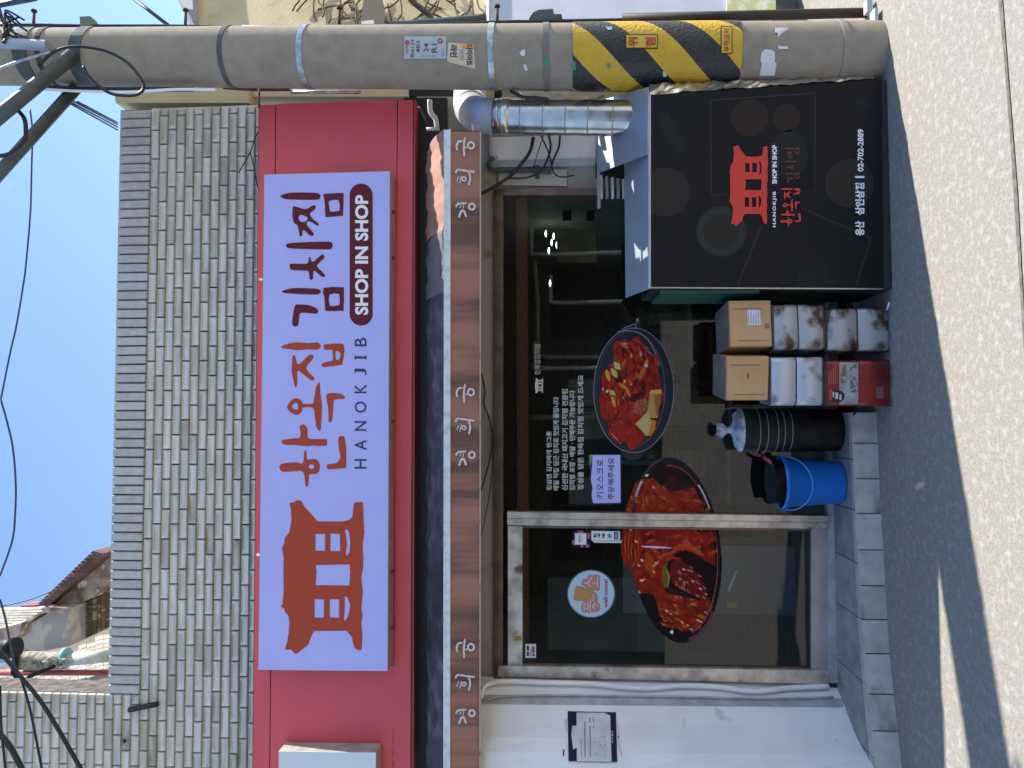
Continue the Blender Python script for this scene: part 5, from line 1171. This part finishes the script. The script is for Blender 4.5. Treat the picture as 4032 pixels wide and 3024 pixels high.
nslab([(1305,88),(1390,84),(1400,104),(1310,104)],.2,.05,'ledge',mat('ledge_brown',(.16,.11,.08),.8))
nslab([(1422,84),(1470,78),(1475,104),(1422,104)],.35,.2,'vent_hood',M_pvc)
vm=MB()
for i in range(34):
    x,y_=random.uniform(1180,1880),random.uniform(-60,20); pts=[(x,y_)]; a=random.uniform(.6,2.5)
    for j in range(6): a+=random.uniform(-.5,.5); x+=random.uniform(14,30)*math.cos(a); y_+=random.uniform(14,30)*math.sin(a); pts.append((x,y_))
    vm.tube(spath([PN(px,py,.03+.02*(i%3)) for px,py in pts],3),.007,5)
vm.build('bare_vine',M_rust and mat('vine_bark',(.10,.07,.045),.9),kind=None,label='tangle of bare vines over the cream house wall',cat='vine')
cable([(1610,-10),(1640,20),(1690,60),(1710,95)],5.5,.022,'thick leaning branch before the cream wall',mat('vine_bark',(.10,.07,.045),.9),'branch','branch')
cable([(1520,102),(1700,90),(1915,70)],5.3,.03,'dark sagging pipe along the cream wall beside the pole',M_strut,'pipe','pipe')
# ================= OLD HOUSE ON THE LEFT =================
oh=thing('old_house','old house behind the parapet with brown tiled roof, stained eave and peeling wall','house',(-2.5,9,3))
HY=9.0
c5=lambda x,y:(x/2.011,1600+y/2.011); c7b=lambda x,y:(x/2.011,2200+y/2.011)
def sl(pts,Y0,dY,t,n,m,par):
    f=[P(*c7b(a,b),Y0+(860-a)/860*dY) for a,b in pts]; return MB().prism(f,(0,t*.64,-t*.77)).build(n,m,par)
def hs(pts,c,Y,t,n,m,**k): return slab([c(*p) for p in pts],Y,t,n,m,oh,**k)
hs([(385,1570),(700,1270),(830,1165),(890,1150),(900,1400),(870,1370),(720,1520),(555,1590)],c5,HY,.5,'eave_soffit',M_stain)
hs([(535,372),(710,300),(790,235),(860,150),(900,150),(900,560),(780,620),(640,690),(556,705)],c7b,HY+.3,.2,'gable_boards_backing',M_dark)
bx0=[555,590,625,660,695,730,765,800,835,868]
for i in range(len(bx0)-1):
    a,b=bx0[i]+1.5,bx0[i+1]-1.5; top=lambda x: 388-(x-555)*.36 if x<720 else 330-(x-720)*1.0
    bot=lambda x: 705-(x-556)*.5
    hs([(a,top(a)),(b,top(b)),(b,bot(b)),(a,bot(a))],c7b,HY+.22+random.uniform(-.02,.02),.05,'gable_board',M_oldwood)
hs([(-30,660),(130,640),(185,545),(400,420),(553,392),(555,710),(400,748),(150,742),(100,660),(60,760),(60,820),(-30,830)],c7b,HY-.1,.4,'gable_wall',M_oldplast)
hs([(-30,560),(170,510),(385,385),(552,388),(552,396),(300,440),(180,530),(130,640),(-30,665)],c7b,HY-.25,.3,'barge_board',M_stain)
n=17
for i in range(n):
    t=i/n; t2=(i+1.12)/n; x0,y0=300+(740-300)*t,1575+(1150-1575)*t; x1,y1=300+(740-300)*t2,1575+(1150-1575)*t2
    hs([(x0-2,y0-12),(x1-8,y1-2),(x1+72,y1+18),(x0+70,y0+14)],c5,HY-.15-.012*i,.35,'roof_tile',M_rooft)
for i in range(9):
    y0=395+i*20; sl([(-30,y0),(380-i*42,y0-12+i*2),(372-i*42,y0+4+i*2),(-30,y0+17)],8.0,1.6,.08,'ridge_tile',M_paleTile,oh)
hs([(160,372),(300,365),(300,382),(170,385)],c7b,HY-.2,.2,'red_flashing',mat('red_flash',(.35,.1,.1),.7))
# lower roof of pale tiles, built tile by tile
lo=thing('pale_tiled_roof','sunlit pale tiled roof slope between parapet and old house','roof',(-2.3,8.3,3))
hs2=lambda pts,Y,t,n,m: slab([c7b(*p) for p in pts],Y,t,n,m,lo)
sl([(-40,1090),(-40,880),(120,790),(300,740),(556,690),(900,530),(900,1090)],7.65,1.5,.1,'roof_deck',mat('pale_deck',(.30,.24,.18),.8),lo)
import itertools
for r in range(-6,15):
    for c_ in range(14):
        x=-40+c_*66; y_=620+r*34-c_*17+ (c_%2)*6
        if x>880 or y_>1078 or y_<(712-(x-556)*.5 if x>556 else 775-(x-120)*.14 if x>120 else 910-(x+40)*.7): continue
        sl([(x,y_),(x+63,y_-17),(x+64,y_+13),(x+2,y_+30)],7.6-random.uniform(0,.015),1.5,.02,'roof_tile',M_paleTile,lo)
c=lambda a,b,Y:P(*c7b(a,b),Y)
ms=thing('service_mast','pale pipe mast with blue clamp and wrapped cable junction above the parapet','mast',c(700,800,7.4))
MB().tube([c(900,765,7.35),c(540,800,7.35)],.062,16).build('mast_pipe',M_pvc,ms); MB().tube([c(505,775,7.35),c(540,770,7.35)],.085,16).build('blue_clamp',mat('clamp_blue',(.15,.36,.46),.5),ms)
MB().tube(spath([c(520,800,7.35),c(400,810,7.35),c(260,805,7.35),c(130,810,7.35)],4),.09,14).build('wrapped_joint',mat('wrapped_cloth',(.38,.35,.28),.8,0,(.16,.14,.11),20,6),ms)
for i in range(14):
    mb=MB(); x,y_=random.uniform(140,500),random.uniform(750,860); pts=[c(x+random.uniform(-60,60)*k,y_+random.uniform(-22,22)*k,7.25) for k in range(-1,3)]; mb.tube(spath(pts,4),.012,6)
    mb.build('wire_loop',mat('beige_wire',(.36,.34,.26),.6),ms)
MB().tube([c(30,715,7.2),c(135,700,7.2)],.10,16).build('black_cap',M_blackp,ms)
MB().tube([c(120,780,7.2),c(110,900,7.2),c(180,985,7.2)],.03,8).tube([c(180,985,7.2),c(240,930,7.2),c(430,850,7.2)],.02,8).build('black_brackets',M_blackp,ms)
MB().tube([c(-30,902,7.4),c(900,902,7.4)],.03,10).build('red_pipe',mat('red_pipe',(.30,.06,.05),.5),label='thin red pipe running past the mast down to the parapet',cat='pipe')
